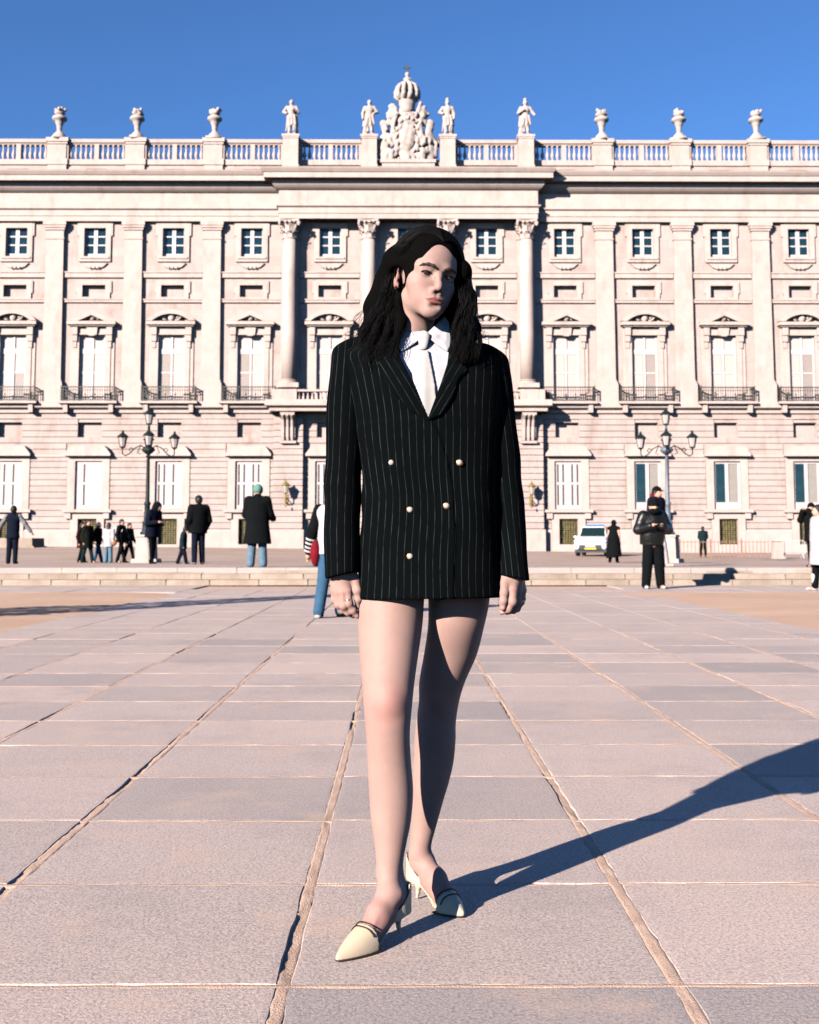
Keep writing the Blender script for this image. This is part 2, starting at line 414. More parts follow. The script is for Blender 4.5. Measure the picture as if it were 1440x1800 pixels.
JX = [-4.25, -3.60, -2.76, -1.923, -1.084, -0.256, 0.594, 1.425, 2.26, 3.10, 3.94, 4.45]
JY = [2.54 + 0.727*i for i in range(-3, 14)]
paving = empty('paving', (0, 0, 0), kind='structure')
def slab_mesh(wd, dp, seed):
    """one paving stone: worn irregular edge, rounded arris, top at z = 0"""
    rnd = random.Random(seed); mb = MB(); ring = []
    nx, ny = 12, 10
    pts = [(i/nx*wd, 0) for i in range(nx)] + [(wd, j/ny*dp) for j in range(ny)] + [(wd-i/nx*wd, dp) for i in range(nx)] + [(0, dp-j/ny*dp) for j in range(ny)]
    cx, cy = wd/2, dp/2; ph = [rnd.uniform(-1, 1) for _ in pts]
    def ringpts(inset, z, jit):
        out = []
        for (x, y), q in zip(pts, ph):
            dx = inset+jit*q; sx = 1-2*dx/wd; sy = 1-2*dx/dp
            out.append((cx+(x-cx)*sx, cy+(y-cy)*sy, z))
        return out
    tz = rnd.uniform(-0.0015, 0.0015)
    rings = [ringpts(0.001, -0.03, 0.002), ringpts(0.002, -0.004+tz, 0.0035), ringpts(0.005, -0.0006+tz, 0.0035), ringpts(0.020, tz, 0.003)]
    n = len(pts)
    for r_ in rings: mb.v += r_
    for k in range(3):
        for i in range(n):
            j = (i+1) % n; mb.f.append((k*n+i, k*n+j, (k+1)*n+j, (k+1)*n+i))
    mb.f.append(tuple(3*n+i for i in range(n)))
    return mb.mesh('slab', SLAB)
GX, GY = 0.0125, 0.006
for i in range(len(JX)-1):
    for j in range(len(JY)-1):
        x0, x1, y0, y1 = JX[i]+GX, JX[i+1]-GX, JY[j]+GY, JY[j+1]-GY
        if min(abs(x0), abs(x1)) > 0.40*y1+0.6: continue
        put('slab', slab_mesh(x1-x0, y1-y0, i*100+j), paving, (x0, y0, 0))
# the same stones farther off, too small to tell apart one by one
mb = MB(); ys = [JY[-1]+0.727*k for k in range(0, 16)]
rf = random.Random(3)
for i in range(len(JX)-1):
    for j in range(len(ys)-1):
        y1 = min(ys[j+1]-GY, 24.95)
        if ys[j] > 24.6: continue
        z = rf.uniform(-0.002, 0.002)
        mb.box(JX[i]+GX*0.6, JX[i+1]-GX*0.6, ys[j]+0.002, y1+0.004, -0.03, z)
# paved strip along the foot of the steps
for sx in (-1, 1):
    x = 4.45 if sx > 0 else 4.25
    while x < 16:
        wd = rf.uniform(1.0, 1.4)
        a, b = (x, x+wd-0.02) if sx > 0 else (-x-wd+0.02, -x)
        for ya, yb in ((21.6, 23.2), (23.22, 24.95)): mb.box(a, b, ya, yb, -0.03, rf.uniform(0.0, 0.004))
        x += wd
mb.build('slab_field', SLAB, paving, kind='stuff')
# sand packed between the stones
mb = MB()
def jz(x, y):
    a = nz(x*3, y*0.9+11, 1.3)
    return -0.001 + 0.003*nz(x, y, 40) - 0.005*max(0, min(1, (a-0.30)/0.1))
for i, x in enumerate(JX):
    ya, yb = JY[0], 13.0; n = int((yb-ya)/0.025); hw = 0.022
    mb.grid([[(x-hw+hw*2*q/6, ya+(yb-ya)*k/n, jz(x+(q-3)*0.02, ya+(yb-ya)*k/n)-(0.006 if q in (0, 6) else 0) - (0.022*max(0, nz(i*7.7, ya+(yb-ya)*k/n, 1.1)-(0.05 if i < 6 else 0.30)) if q in (1, 2) else 0)) for q in range(7)] for k in range(n+1)])
for y in JY:
    n = int(8.7/0.05)
    mb.grid([[(-4.25+8.7*k/n, y-0.016+0.032*q/4, -0.0008+0.0025*nz(-4.25+8.7*k/n, y+q*0.01, 30)-(0.006 if q in (0, 4) else 0)-0.01*max(0, nz(k*0.2, y*3, 1)-0.25)) for k in range(n+1)] for q in range(5)])
mb.build('sandy_joint', MORTAR, paving, smooth=True, kind='stuff')
MB().grid([[(x, y, -0.022) for x in (-16, 16)] for y in (0.2, 24.98)]).build('joint_bed', MORTAR, paving)
# sand at both sides of the paved way, drifting over its edge
for sx in (-1, 1):
    mb = MB(); rows = []
    y = 3.0
    while y < 21.6:
        row = []
        for q in range(34):
            d = (q/33)**1.7*22; x = sx*(4.0+d)
            e = 0.9*nz(x*0.2, y*0.35+sx*9, 1)+0.35*nz(x, y*1.7, 1)
            s_ = d-0.25-0.9*e-(0.25 if sx > 0 else 0.0)
            row.append((x, y, -0.02+0.034*max(0, min(1, s_/1.2+0.4))+0.006*nz(x, y, 0.8)))
        rows.append(row if sx > 0 else row[::-1]); y += 0.3
    mb.grid(rows).build('sand_ground', SAND, smooth=True, kind='structure')

# ------------------------------------------------------------------ steps and terrace
steps = empty('steps', (0, 25, 0), kind='structure')
sm = []
for k in range(5):
    L_ = 0.95+0.12*k; sm.append((L_, MB().frustum(0, L_-0.012, 0, 0.52, 0, 0.118, 0.006, 0.008).mesh('step_stone', STEP)))
rs = random.Random(5)
for r_ in range(3):
    x = -15-rs.random()
    while x < 15:
        L_, me = rs.choice(sm)
        o = put('step_stone', me, steps, (x, 0.4*r_+rs.uniform(-0.006, 0.006), 0.12*r_+rs.uniform(-0.004, 0.003)))
        x += L_
MB().box(-600, 600, 25.5, 25.78, -0.1, 0.1).box(-600, -16.2, 25.79, 26.1, -0.1, 0.345).box(16.2, 600, 25.79, 26.1, -0.1, 0.345).build('step_core', STEP, steps, (0, -25, 0))
def tz(x, y):
    """height of the terrace: flat at the steps, rising a little towards the left of the palace"""
    t = max(0, min(1, (y-50)/26)); s_ = max(-1, min(1, -x/18))
    yy = [0, 26, 31, 36, 46, 56, 64, 76, 900]; hh = [0.352, 0.352, 0.345, 0.25, 0.10, 0.14, 0.24, 0.40, 0.40]
    return float(np.interp(y, yy, hh))+t*0.20*s_+0.008*nz(x, y, 0.15)
xs = [-600, -120, -60]+[-40+2*i for i in range(41)]+[60, 120, 600]; ys = [26.0+1.5*i for i in range(36)]+[90, 200, 900]
MB().grid([[(x, y, tz(x, y)) for x in xs] for y in ys]).build('terrace', TERR, smooth=True, kind='structure')
mb = MB(); x = -16
while x < 16:
    wd = rf.uniform(1.1, 1.6); mb.box(x, x+wd-0.02, 25.8, 26.9, 0.2, 0.362+rf.uniform(0, 0.004)); x += wd
mb.build('terrace_border', SLAB, kind='structure')
# ================================================================== THE PALACE
YW = 78.0; BAY = 5.465; XC = 0.39; HX = 31.0
palace = empty('palace', (XC, YW, 0.3), label='long pale stone palace facade with pilasters, pedimented windows and roof balustrade', cat='palace')
def Z(v, Y=YW): return zf(v, Y)-0.3                 # heights and depths below are relative to the palace's foot
WHITE = mat('white_window_paint', (0.36, 0.335, 0.33), 0.5, noise=0.06, scale=2)
BEIGE = mat('closed_blind', (0.343, 0.286, 0.265), 0.6, noise=0.10, scale=4, stretch=(1, 1, 12))
GREYP = mat('grey_blind', (0.218, 0.187, 0.172), 0.6, noise=0.15, scale=4, stretch=(1, 1, 14))  # blind of a darker grey, for some of the panes
GLASS = mat('dark_window_glass', (0.006, 0.024, 0.033), 0.06, spec=0.6, noise=0.5, scale=1.5)
IRON = mat('wrought_iron', (0.020, 0.022, 0.020), 0.55, spec=0.4)
MESHW = mat('olive_wire', (0.14, 0.12, 0.05), 0.7, noise=0.5, scale=6)
DARK = mat('recess_shade', (0.02, 0.018, 0.016), 0.9)  # near-black colour stands in for the shade in the basement window recesses
WOODS = mat('shutter_paint', (0.35, 0.322, 0.318), 0.55, noise=0.05, scale=3)
SLOT = mat('slot_shade', (0.05, 0.04, 0.038), 0.8)  # dark colour stands in for the shade inside the slots

KS = range(-5, 6); bx = lambda k: k*BAY
def part(mb, name, m, loc=(0, 0, 0), parent=palace, smooth=False, **kw): return mb.build(name, m, parent, loc, smooth, **kw)
def holed(mb, x0, x1, z0, z1, holes, y, depth):
    """flat wall facing the camera with real openings; holes (x0,x1,z0,z1)"""
    X = sorted({x0, x1, *[h[0] for h in holes], *[h[1] for h in holes]}); Zs = sorted({z0, z1, *[h[2] for h in holes], *[h[3] for h in holes]})
    for i in range(len(X)-1):
        for j in range(len(Zs)-1):
            cx, cz = (X[i]+X[i+1])/2, (Zs[j]+Zs[j+1])/2
            if any(h[0] < cx < h[1] and h[2] < cz < h[3] for h in holes): continue
            b = len(mb.v); mb.v += [(X[i], y, Zs[j]), (X[i+1], y, Zs[j]), (X[i+1], y, Zs[j+1]), (X[i], y, Zs[j+1])]; mb.f.append((b, b+1, b+2, b+3))
    for a, c, d, e in holes:
        b = len(mb.v); mb.v += [(a, y, d), (c, y, d), (c, y, e), (a, y, e), (a, y+depth, d), (c, y+depth, d), (c, y+depth, e), (a, y+depth, e)]
        mb.f += [(b, b+4, b+5, b+1), (b+1, b+5, b+6, b+2), (b+2, b+6, b+7, b+3), (b+3, b+7, b+4, b), (b+4, b+7, b+6, b+5)]
    return mb
zG = Z(735); zT = Z(300)
# upper wall with three rows of openings, lower wall with three more
holes = []
for k in KS:
    x = bx(k)
    holes += [(x-0.75, x+0.75, Z(452), Z(401)), (x-0.80, x+0.80, Z(523), Z(502)), (x-0.90, x+0.90, Z(707), Z(590))]
part(holed(MB(), -HX, HX, zG, zT, holes, 0, 0.32), 'wall', WALL)
YG = -0.15
holes = []
for k in KS:
    x = bx(k)
    holes += [(x-0.80, x+0.80, Z(772), Z(743)), (x-0.92, x+0.92, Z(894), Z(811)), (x-0.64, x+0.64, Z(957), Z(912))]
part(holed(MB(), -HX, HX, -0.6, zG, holes, YG, 0.34), 'ground_storey_wall', WALL)
# body of the building behind the front, flat roof
MB().box(-HX, HX, 0.45, 30, -0.6, Z(292)).build('building_body', WALL, palace)

PR = 0.30                                             # pilasters stand this far out
PV = 0.75                                             # the middle pavilion's entablature stands out farther
XL = 1.5*BAY+0.72
path = [(-HX, -PR), (-XL, -PR), (-XL, -PR-PV), (XL, -PR-PV), (XL, -PR), (HX, -PR)]
ye = YW-PR
def zz(v): return Z(v, ye)
prof = [(-0.25, zz(389.5)), (0.03, zz(389.5)), (0.03, zz(381)), (0.08, zz(380.5)), (0.08, zz(371)), (0.22, zz(368.5)), (0.22, zz(366.5)), (0.05, zz(365.5)), (0.05, zz(341)),
        (0.16, zz(339.5)), (0.30, zz(337)), (0.44, zz(333.5)), (0.48, zz(331.5)), (0.50, zz(327.0)), (1.0, zz(325.5)), (1.0, zz(317)), (1.06, zz(316)), (1.20, zz(311)), (1.24, zz(308.5)), (-0.6, zz(305)), (-0.6, zz(389.5))]
part(MB().sweep(path, prof), 'entablature', TRIM)
# soffit fill over the pavilion between wall and front
part(MB().box(-XL+0.06, XL-0.06, -PR-PV+0.6, 0.1, zz(388), zz(309)), 'pavilion_ceiling', TRIM)
# band under the balconies
prof = [(-0.1, Z(727)), (0.12, Z(727)), (0.14, Z(722)), (0.34, Z(719.5)), (0.42, Z(718)), (0.42, Z(709.5)), (0.36, Z(708)), (-0.1, Z(708)), (-0.1, Z(727))]
XB = XL+0.35; PB = 1.55
part(MB().sweep([(-HX, -PR), (-XB, -PR), (-XB, -PR-PB+0.3), (XB, -PR-PB+0.3), (XB, -PR), (HX, -PR)], prof), 'balcony_band', TRIM)
part(MB().box(-XB+0.05, XB-0.05, -PR-PB+0.6, 0.1, Z(726), Z(709)), 'pavilion_balcony_floor', TRIM)
part(MB().sweep([(-HX, YG), (HX, YG)], [(-0.1, Z(737)), (0.10, Z(737)), (0.12, Z(728)), (-0.1, Z(727))]), 'weathered_band', WALL)
for k in range(-6, 6):
    a, b = (bx(k)+1.16 if k > -6 else -HX), (bx(k+1)-1.16 if k < 5 else HX)
    part(MB().sweep([(a, YG), (b, YG)], [(-0.1, -0.6), (0.16, -0.6), (0.16, Z(934)), (0.10, Z(931)), (-0.1, Z(930))]), 'plinth', TRIM)

# pilasters: one mesh, used at every axis
def pilaster_mesh():
    mb = MB(); z0, z1 = Z(674, ye), Z(405, ye); h0, h1 = 0.66, 0.60
    b = len(mb.v); mb.v += [(-h0, -PR, z0), (h0, -PR, z0), (h0, 0.02, z0), (-h0, 0.02, z0), (-h1, -PR, z1), (h1, -PR, z1), (h1, 0.02, z1), (-h1, 0.02, z1)]
    mb.f += [tuple(b+i for i in q) for q in ((0,3,2,1),(4,5,6,7),(0,1,5,4),(1,2,6,5),(2,3,7,6),(3,0,4,7))]
    for v0, v1, e in ((421, 418.5, 0.05), (405, 401, 0.08), (401, 397, 0.15), (397, 389.6, 0.20)): mb.box(-0.60-e, 0.60+e, -PR-e, 0.02, Z(v0, ye), Z(v1, ye))
    for v0, v1, e in ((674, 670.5, 0.09), (670.5, 668, 0.05)): mb.box(-0.66-e, 0.66+e, -PR-e, 0.02, Z(v0, ye), Z(v1, ye))
    mb.box(-0.80, 0.80, -PR-0.12, 0.02, Z(708), Z(674, ye))
    return mb.mesh('pilaster', TRIM)
pm = pilaster_mesh()
AX = [s*(i+0.5)*BAY for i in range(6) for s in (-1, 1)]
for x in AX: put('pilaster', pm, palace, (x, 0, 0))

# pavilion columns: fluted shaft, base, capital of curling leaves
YC = -PR-PV+0.42; yc = YW+YC
def column():
    z0, z1 = Z(668, yc), Z(421, yc); zt = Z(389.6, yc)
    mb = MB(); n = 72
    def flute(a, z): return 1-0.035*(0.5-0.5*math.cos(a*24))
    mb.lathe([(0.52, z0), (0.515, z0+(z1-z0)*0.33), (0.49, z0+(z1-z0)*0.7), (0.45, z1)], (0, 0, 0), n, flute)
    shaft = mb.mesh('shaft', TRIM, True)
    mb = MB().lathe([(0.64, Z(675, yc)), (0.66, Z(673.5, yc)), (0.64, Z(672, yc)), (0.56, Z(671, yc)), (0.60, Z(669.5, yc)), (0.58, Z(668.4, yc)), (0.52, z0-0.001)], n=28)
    mb.box(-0.72, 0.72, -0.72, 0.72, Z(683, yc), Z(675, yc)-0.002)
    base = mb.mesh('base', TRIM)
    mb = MB().lathe([(0.50, z1), (0.50, z1+0.05), (0.44, z1+0.06), (0.46, z1+0.6*(zt-z1)), (0.62, zt-0.2)], n=24)
    hgt = zt-z1
    for ring, (zb, zl, rr, ro, cnt) in enumerate(((0.06, 0.36*hgt, 0.46, 0.64, 8), (0.30*hgt, 0.62*hgt, 0.47, 0.74, 8))):
        for q in range(cnt):
            a = 2*math.pi*(q+0.5*ring)/cnt; c, s_ = math.cos(a), math.sin(a); wv = 0.17
            pts = []
            for t, rad, ww in ((0, rr, wv), (0.55, rr+0.02, wv*1.05), (0.85, rr+0.10, wv*0.95), (1.0, ro, wv*0.75), (0.93, ro+0.06, wv*0.45), (0.83, ro+0.03, wv*0.2)):
                zq = z1+zb+(zl-0.02)*t
                pts.append([((rad)*c-ww*d*s_, (rad)*s_+ww*d*c, zq-0.03*abs(d)) for d in (-1, -0.4, 0.4, 1)])
            mb.grid(pts)
    for q in range(4):
        a = math.pi/4+q*math.pi/2; c, s_ = math.cos(a), math.sin(a)
        spir = [(0.46, 0.45), (0.60, 0.68), (0.78, 0.84), (0.92, 0.86), (0.98, 0.78), (0.93, 0.69), (0.86, 0.70), (0.85, 0.77), (0.90, 0.79)]
        mb.tube([(r_*c, r_*s_, z1+hgt*t) for r_, t in spir], [0.05, 0.07, 0.08, 0.09, 0.09, 0.085, 0.07, 0.06, 0.05], 6)
    P = []
    for q in range(4):
        a = math.pi/4+q*math.pi/2; P.append((0.98*math.cos(a-0.07), 0.98*math.sin(a-0.07))); P.append((0.98*math.cos(a+0.07), 0.98*math.sin(a+0.07)))
        m_ = a+math.pi/4; P.append((0.56*math.cos(m_), 0.56*math.sin(m_)))
    b = len(mb.v); mb.v += [(x, y, zt-0.14) for x, y in P]+[(x*1.03, y*1.03, zt-0.002) for x, y in P]; nP = len(P)
    mb.f.append(tuple(b+i for i in range(nP-1, -1, -1))); mb.f.append(tuple(b+nP+i for i in range(nP)))
    for i in range(nP): j = (i+1) % nP; mb.f.append((b+i, b+j, b+nP+j, b+nP+i))
    mb.box(-0.1, 0.1, -0.66, -0.5, zt-0.22, zt-0.03)
    return shaft, base, mb.mesh('capital', TRIM)
csh, cba, cca = column()
CX = [-1.5*BAY, -0.5*BAY, 0.5*BAY, 1.5*BAY]
for x in CX:
    o = put('column', csh, palace, (x, YC, 0)); put('base', cba, o); put('capital', cca, o)

# roof parapet: podium, pedestals, rails, balusters
zp0, zb0, zb1, zr0, zr1 = zz(309), zz(290), zz(281), zz(254), zz(244.5)
yf = -PR
def parapet(x0, x1, y, nm, dz=0):
    holes = [(k*BAY-0.72, k*BAY+0.72, zz(309), zz(297)) for k in KS if x0 < k*BAY-1 and k*BAY+1 < x1] if nm else []
    mb = holed(MB(), x0, x1, zp0, zb0, holes, y+0.10, 0.25)
    part(mb, 'podium', WALL)
    part(MB().box(x0, x1, y+0.36, y+0.75, zp0, zb0).box(x0, x1, y, y+0.75, zb0-0.001, zb1), 'podium_ledge', TRIM)
    part(MB().sweep([(x0, y+0.14), (x1, y+0.14)], [(-0.45, zr0), (-0.02, zr0), (0.02, zr0+0.08), (0.10, zr0+0.13), (0.12, zr1-0.06), (0.06, zr1), (-0.5, zr1), (-0.45, zr0)]), 'top_rail', TRIM)
parapet(-HX, HX, yf, True)
bal = MB().lathe([(0.125, 0), (0.125, 0.06), (0.07, 0.09), (0.065, 0.14), (0.135, 0.32), (0.13, 0.42), (0.075, 0.60), (0.06, 0.80), (0.065, 0.9), (0.11, 0.93), (0.11, 1.0)], n=10)
bal.v = [(x, y, z*(zr0-zb1)) for x, y, z in bal.v]; balm = bal.mesh('baluster', TRIM, True)
pedm = MB().box(-0.66, 0.66, -0.08, 0.72, zp0, zb0-0.03).box(-0.74, 0.74, -0.14, 0.78, zb0-0.03, zb1+0.02).box(-0.62, 0.62, -0.06, 0.70, zb1+0.02, zr0-0.02).box(-0.70, 0.70, -0.12, 0.76, zr0-0.02, zr0+0.14).box(-0.78, 0.78, -0.19, 0.82, zr0+0.14, zr1+0.03).mesh('pedestal', TRIM)
zq = lambda v: Z(v, YW-PR-PV)
pedt = MB().box(-0.58, 0.58, -0.06, 0.84, zq(309), zq(289)).box(-0.53, 0.53, -0.02, 0.84, zq(289), zq(243)).box(-0.58, 0.58, -0.06, 0.88, zq(243), zq(240)).box(-0.62, 0.62, -0.10, 0.92, zq(240), zq(236)).mesh('statue_pedestal', TRIM)
pier = MB().box(-0.16, 0.16, 0.02, 0.5, zb1, zr0+0.01).mesh('rail_post', TRIM)
pv = yf-PV
for x in AX:
    inn = abs(x) < XL
    put('pedestal' if not inn else 'statue_pedestal', pedt if inn else pedm, palace, (x, pv if inn else yf, 0))
for k in KS:
    if k == 0: continue
    y = yf
    xc = bx(k); put('rail_post', pier, palace, (xc, y, 0))
    for s_ in (-1, 1):
        for q in range(5): put('baluster', balm, palace, (xc+s_*(0.42+0.355*q), y+0.28, zb1))
        put('rail_post', pier, palace, (xc+s_*2.14, y, 0))
# attic windows peeping over the cornice
fr = MB().box(-0.72, 0.72, 0.30, 0.36, zz(309), zz(297)); aw = fr.mesh('attic_window', GLASS)
am = MB().box(-0.09, 0.09, 0.24, 0.299, zz(309), zz(297)).mesh('window_bar', WHITE)
for k in KS:
    if k == 0: continue
    o = put('attic_window', aw, palace, (bx(k), yf, 0)); put('window_bar', am, o)

# ------------------------------------------------------------------ what each bay carries
def frame_mesh(x0, x1, z0, z1, y0, y1, bw, vbars, hbars, name='window', m=WHITE):
    mb = MB().box(x0, x0+bw, y0, y1, z0, z1).box(x1-bw, x1, y0, y1, z0, z1).box(x0+bw, x1-bw, y0, y1, z0, z0+bw).box(x0+bw, x1-bw, y0, y1, z1-bw, z1)
    for x, wd in vbars: mb.box(x-wd/2, x+wd/2, y0-0.02, y1, z0+bw, z1-bw)
    for z, hd in hbars: mb.box(x0+bw, x1-bw, y0+0.01, y1-0.01, z-hd/2, z+hd/2)
    return mb.mesh(name, m)
# upper window
uz0, uz1 = Z(452), Z(401); ub = Z(446)
uf = frame_mesh(-0.75, 0.75, uz0, uz1, 0.14, 0.24, 0.07, [(0, 0.26)], [(ub+(uz1-ub)/3, 0.09), (ub+2*(uz1-ub)/3, 0.09), ((uz0+ub)/2, ub-uz0)])
pn = MB().box(-0.27, 0.27, 0, 0.02, 0, (uz1-ub)/3-0.10).mesh('pane', GLASS)
us = MB()
def surround(mb, hw, bw, z0, z1, d, ear=0.12):
    mb.box(-hw-bw, -hw, -d, 0.03, z0-bw, z1+bw).box(hw, hw+bw, -d, 0.03, z0-bw, z1+bw).box(-hw, hw, -d, 0.03, z1, z1+bw).box(-hw, hw, -d, 0.03, z0-bw, z0)
    if ear: mb.box(-hw-bw-ear, -hw-bw, -d*0.9, 0.03, z1-0.55, z1+bw-0.02).box(hw+bw, hw+bw+ear, -d*0.9, 0.03, z1-0.55, z1+bw-0.02)
    return mb
surround(us, 0.75, 0.36, uz0, uz1-0.05, 0.13)
us.box(-1.0, 1.0, -0.20, -0.02, Z(456), Z(452.5)).prism([(-0.9, Z(463)-0.02), (-0.62, Z(470)), (-0.3, Z(473)), (0.3, Z(473)), (0.62, Z(470)), (0.9, Z(463)-0.02)], -0.13, 0.02)
for q in (-0.28, 0, 0.28): us.lathe([(0.02, -0.12), (0.09, -0.06), (0.09, 0.04), (0.02, 0.1)], (q, -0.12, Z(471)), 6)
usm = us.mesh('upper_surround', TRIM)
# blind panel
bp = surround(MB(), 0.80, 0.32, Z(523), Z(502), 0.11, 0.10); bpm = bp.mesh('panel_surround', TRIM)
st1 = MB().box(-BAY/2+0.66, BAY/2-0.66, -0.16, 0.02, Z(489), Z(481)).box(-BAY/2+0.66, BAY/2-0.66, -0.22, 0.02, Z(481), Z(479)).mesh('string_course', TRIM)
st2 = MB().box(-BAY/2+0.66, BAY/2-0.66, -0.15, 0.02, Z(532.5), Z(528.3)).box(-BAY/2+0.66, BAY/2-0.66, -0.20, 0.02, Z(528.3), Z(526.6)).mesh('string_course', TRIM)
# main window
mz0, mz1 = Z(707), Z(590); tr0, tr1 = Z(622), Z(613)
mf = frame_mesh(-0.90, 0.90, mz0, mz1, 0.10, 0.22, 0.13, [(0, 0.14)], [((tr0+tr1)/2, tr1-tr0), (Z(655), 0.10)])
tp = MB().box(-0.345, 0.345, 0, 0.02, 0, mz1-0.13-tr1).mesh('pane', BEIGE)
def louvre(m):
    mb = MB().box(-0.345, 0.345, 0.0, 0.03, 0, tr0-Z(655)-0.05); n = 9; hh = tr0-Z(655)-0.05
    for i in range(n): mb.box(-0.33, 0.33, -0.015, 0.001, hh*(i+0.15)/n, hh*(i+0.75)/n)
    return mb.mesh('shutter', m)
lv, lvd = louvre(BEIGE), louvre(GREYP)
ms = MB()
for s_ in (-1, 1):
    a, b = sorted((s_*0.90, s_*1.27)); ms.box(a, b, -0.14, 0.03, mz0, Z(590))
    a, b = sorted((s_*1.0, s_*1.40)); ms.box(a, b, -0.36, 0.02, Z(590), Z(577)).box(a+0.03, b-0.03, -0.28, 0.02, Z(601), Z(590)-0.002).box(a+0.08, b-0.08, -0.20, 0.02, Z(612), Z(601)-0.002)
    a, b = sorted((s_*1.27, s_*1.52)); ms.box(a, b, -0.08, 0.02, Z(690), Z(577))
ms.box(-1.0, 1.0, -0.15, 0.02, Z(590), Z(577)); ms.box(-1.0, 1.0, -0.19, -0.14, Z(589.5), Z(587))
msm = ms.mesh('window_surround', TRIM)
key = MB().frustum(-0.32, 0.32, -0.32, -0.1, Z(590.5), Z(577.5), -0.06, 0).box(-0.2, 0.2, -0.36, -0.1, Z(592), Z(589)).mesh('keystone', TRIM)
pz0, pz1 = Z(575.5), Z(566); pw = 1.68
def pediment(arch):
    mb = MB(); mb.box(-pw+0.12, pw-0.12, -0.46, 0.02, pz0, pz0+0.10).box(-pw, pw, -0.60, 0.02, pz0+0.10, pz1-0.06)
    if arch:
        zt = Z(547); Rr = ((pw**2)+(zt-pz1)**2)/(2*(zt-pz1)); cz = zt-Rr; th = math.asin(pw/Rr); n = 16
        o_ = [(Rr*math.sin(th*(1-2*i/n)), cz+Rr*math.cos(th*(1-2*i/n))) for i in range(n+1)]
        r2 = Rr-0.30; th2 = math.acos(min(1, (pz1-0.03-cz)/r2)); i_ = [(r2*math.sin(-th2+2*th2*i/n), cz+r2*math.cos(th2-2*th2*i/n) if False else cz+r2*math.cos(-th2+2*th2*i/n)) for i in range(n+1)]
        o_ = [(x, max(z, pz1-0.05)) for x, z in o_]
        for i in range(n):          # the curved cornice as a run of short blocks
            a0, a1 = o_[i], o_[i+1]; b0, b1 = i_[n-i], i_[n-i-1]
            mb.prism([b0, a0, a1, b1][::-1], -0.60, 0.02)
        mb.prism([(i_[i][0], i_[i][1]) for i in range(n+1)][::-1], -0.06, 0.02)
    else:
        zt = Z(549); sl = 0.26
        mb.prism([(-pw, pz1-0.05), (-pw+0.75, pz1-0.05), (0, zt-sl-0.06), (0, zt)], -0.60, 0.02)
        mb.prism([(pw-0.75, pz1-0.05), (pw, pz1-0.05), (0, zt), (0, zt-sl-0.06)], -0.60, 0.02)
        mb.prism([(-pw+0.7, pz1-0.05), (pw-0.7, pz1-0.05), (0, zt-sl)], -0.06, 0.02)
    return mb.mesh('pediment', TRIM)
pdA, pdT = pediment(True), pediment(False)
def carving(arch):
    mb = MB(); r_ = random.Random(4 if arch else 9)
    if arch:
        mb.lathe([(0.03, -0.30), (0.2, -0.22), (0.26, 0), (0.2, 0.22), (0.03, 0.28)], (0, -0.20, pz1+0.22), 8)
        for s_ in (-1, 1): mb.tube([(s_*0.25, -0.25, pz1+0.05), (s_*0.5, -0.28, pz1+0.10), (s_*0.66, -0.26, pz1+0.26), (s_*0.5, -0.24, pz1+0.36), (s_*0.36, -0.24, pz1+0.24), (s_*0.45, -0.24, pz1+0.18)], [0.06, 0.09, 0.10, 0.10, 0.08, 0.05], 6)
    else:
        mb.lathe([(0.03, -0.24), (0.2, -0.16), (0.24, 0.05), (0.17, 0.24), (0.03, 0.30)], (0, -0.22, pz1+0.22), 8)
        for s_ in (-1, 1): mb.tube([(s_*0.18, -0.2, pz1+0.30), (s_*0.36, -0.24, pz1+0.20), (s_*0.42, -0.22, pz1+0.04)], [0.08, 0.09, 0.06], 6)
    return mb.mesh('carving', STAT, True)
cvA, cvT = carving(True), carving(False)
# iron balcony railing
def railing(rng_):
    mb = MB(); z0, z1 = Z(707.5), Z(683.5); hw = 1.82; dy = -0.95
    for z, t in ((z1, 0.035), (z0+0.06, 0.025), (z1-0.22, 0.018)):
        mb.box(-hw, hw, dy-t, dy+t, z-t, z+t)
        for s_ in (-1, 1): mb.box(s_*hw-t, s_*hw+t, dy+t, -0.02, z-t, z+t)
    n = 22
    for i in range(n+1):
        x = -hw+2*hw*i/n; t = 0.03 if i in (0, n) else 0.015
        mb.box(x-t, x+t, dy-t, dy+t, z0, z1+(0.1 if i in (0, n) else 0))
        if i % 4 == 2: mb.lathe([(0.01, 0), (0.06, 0.12), (0.02, 0.24), (0.06, 0.36), (0.01, 0.5)], (x, dy, z0+0.08), 6)
    for s_ in (-1, 1):
        for q in range(1, 5): mb.box(s_*hw-0.014, s_*hw+0.014, dy+q*0.19-0.014, dy+q*0.19+0.014, z0, z1)
    x = rng_.uniform(-1.5, -0.9)
    for q in range(7):
        a = q*0.9; mb.tube([(x+0.22*math.cos(a), dy, z0+0.45+0.22*math.sin(a)), (x+0.10*math.cos(a+1.8), dy-0.02, z0+0.45+0.1*math.sin(a+1.8))], 0.03, 5)
    return mb.mesh('balcony_railing', IRON)
rls = [railing(random.Random(q)) for q in (1, 2, 3)]
slabm = MB().box(-2.0, 2.0, -1.05, 0.02, Z(712), Z(708)-0.004).frustum(-1.7, -1.4, -0.8, 0.02, Z(727), Z(712), 0, -0.08).frustum(1.4, 1.7, -0.8, 0.02, Z(727), Z(712), 0, -0.08).mesh('balcony_slab', TRIM)
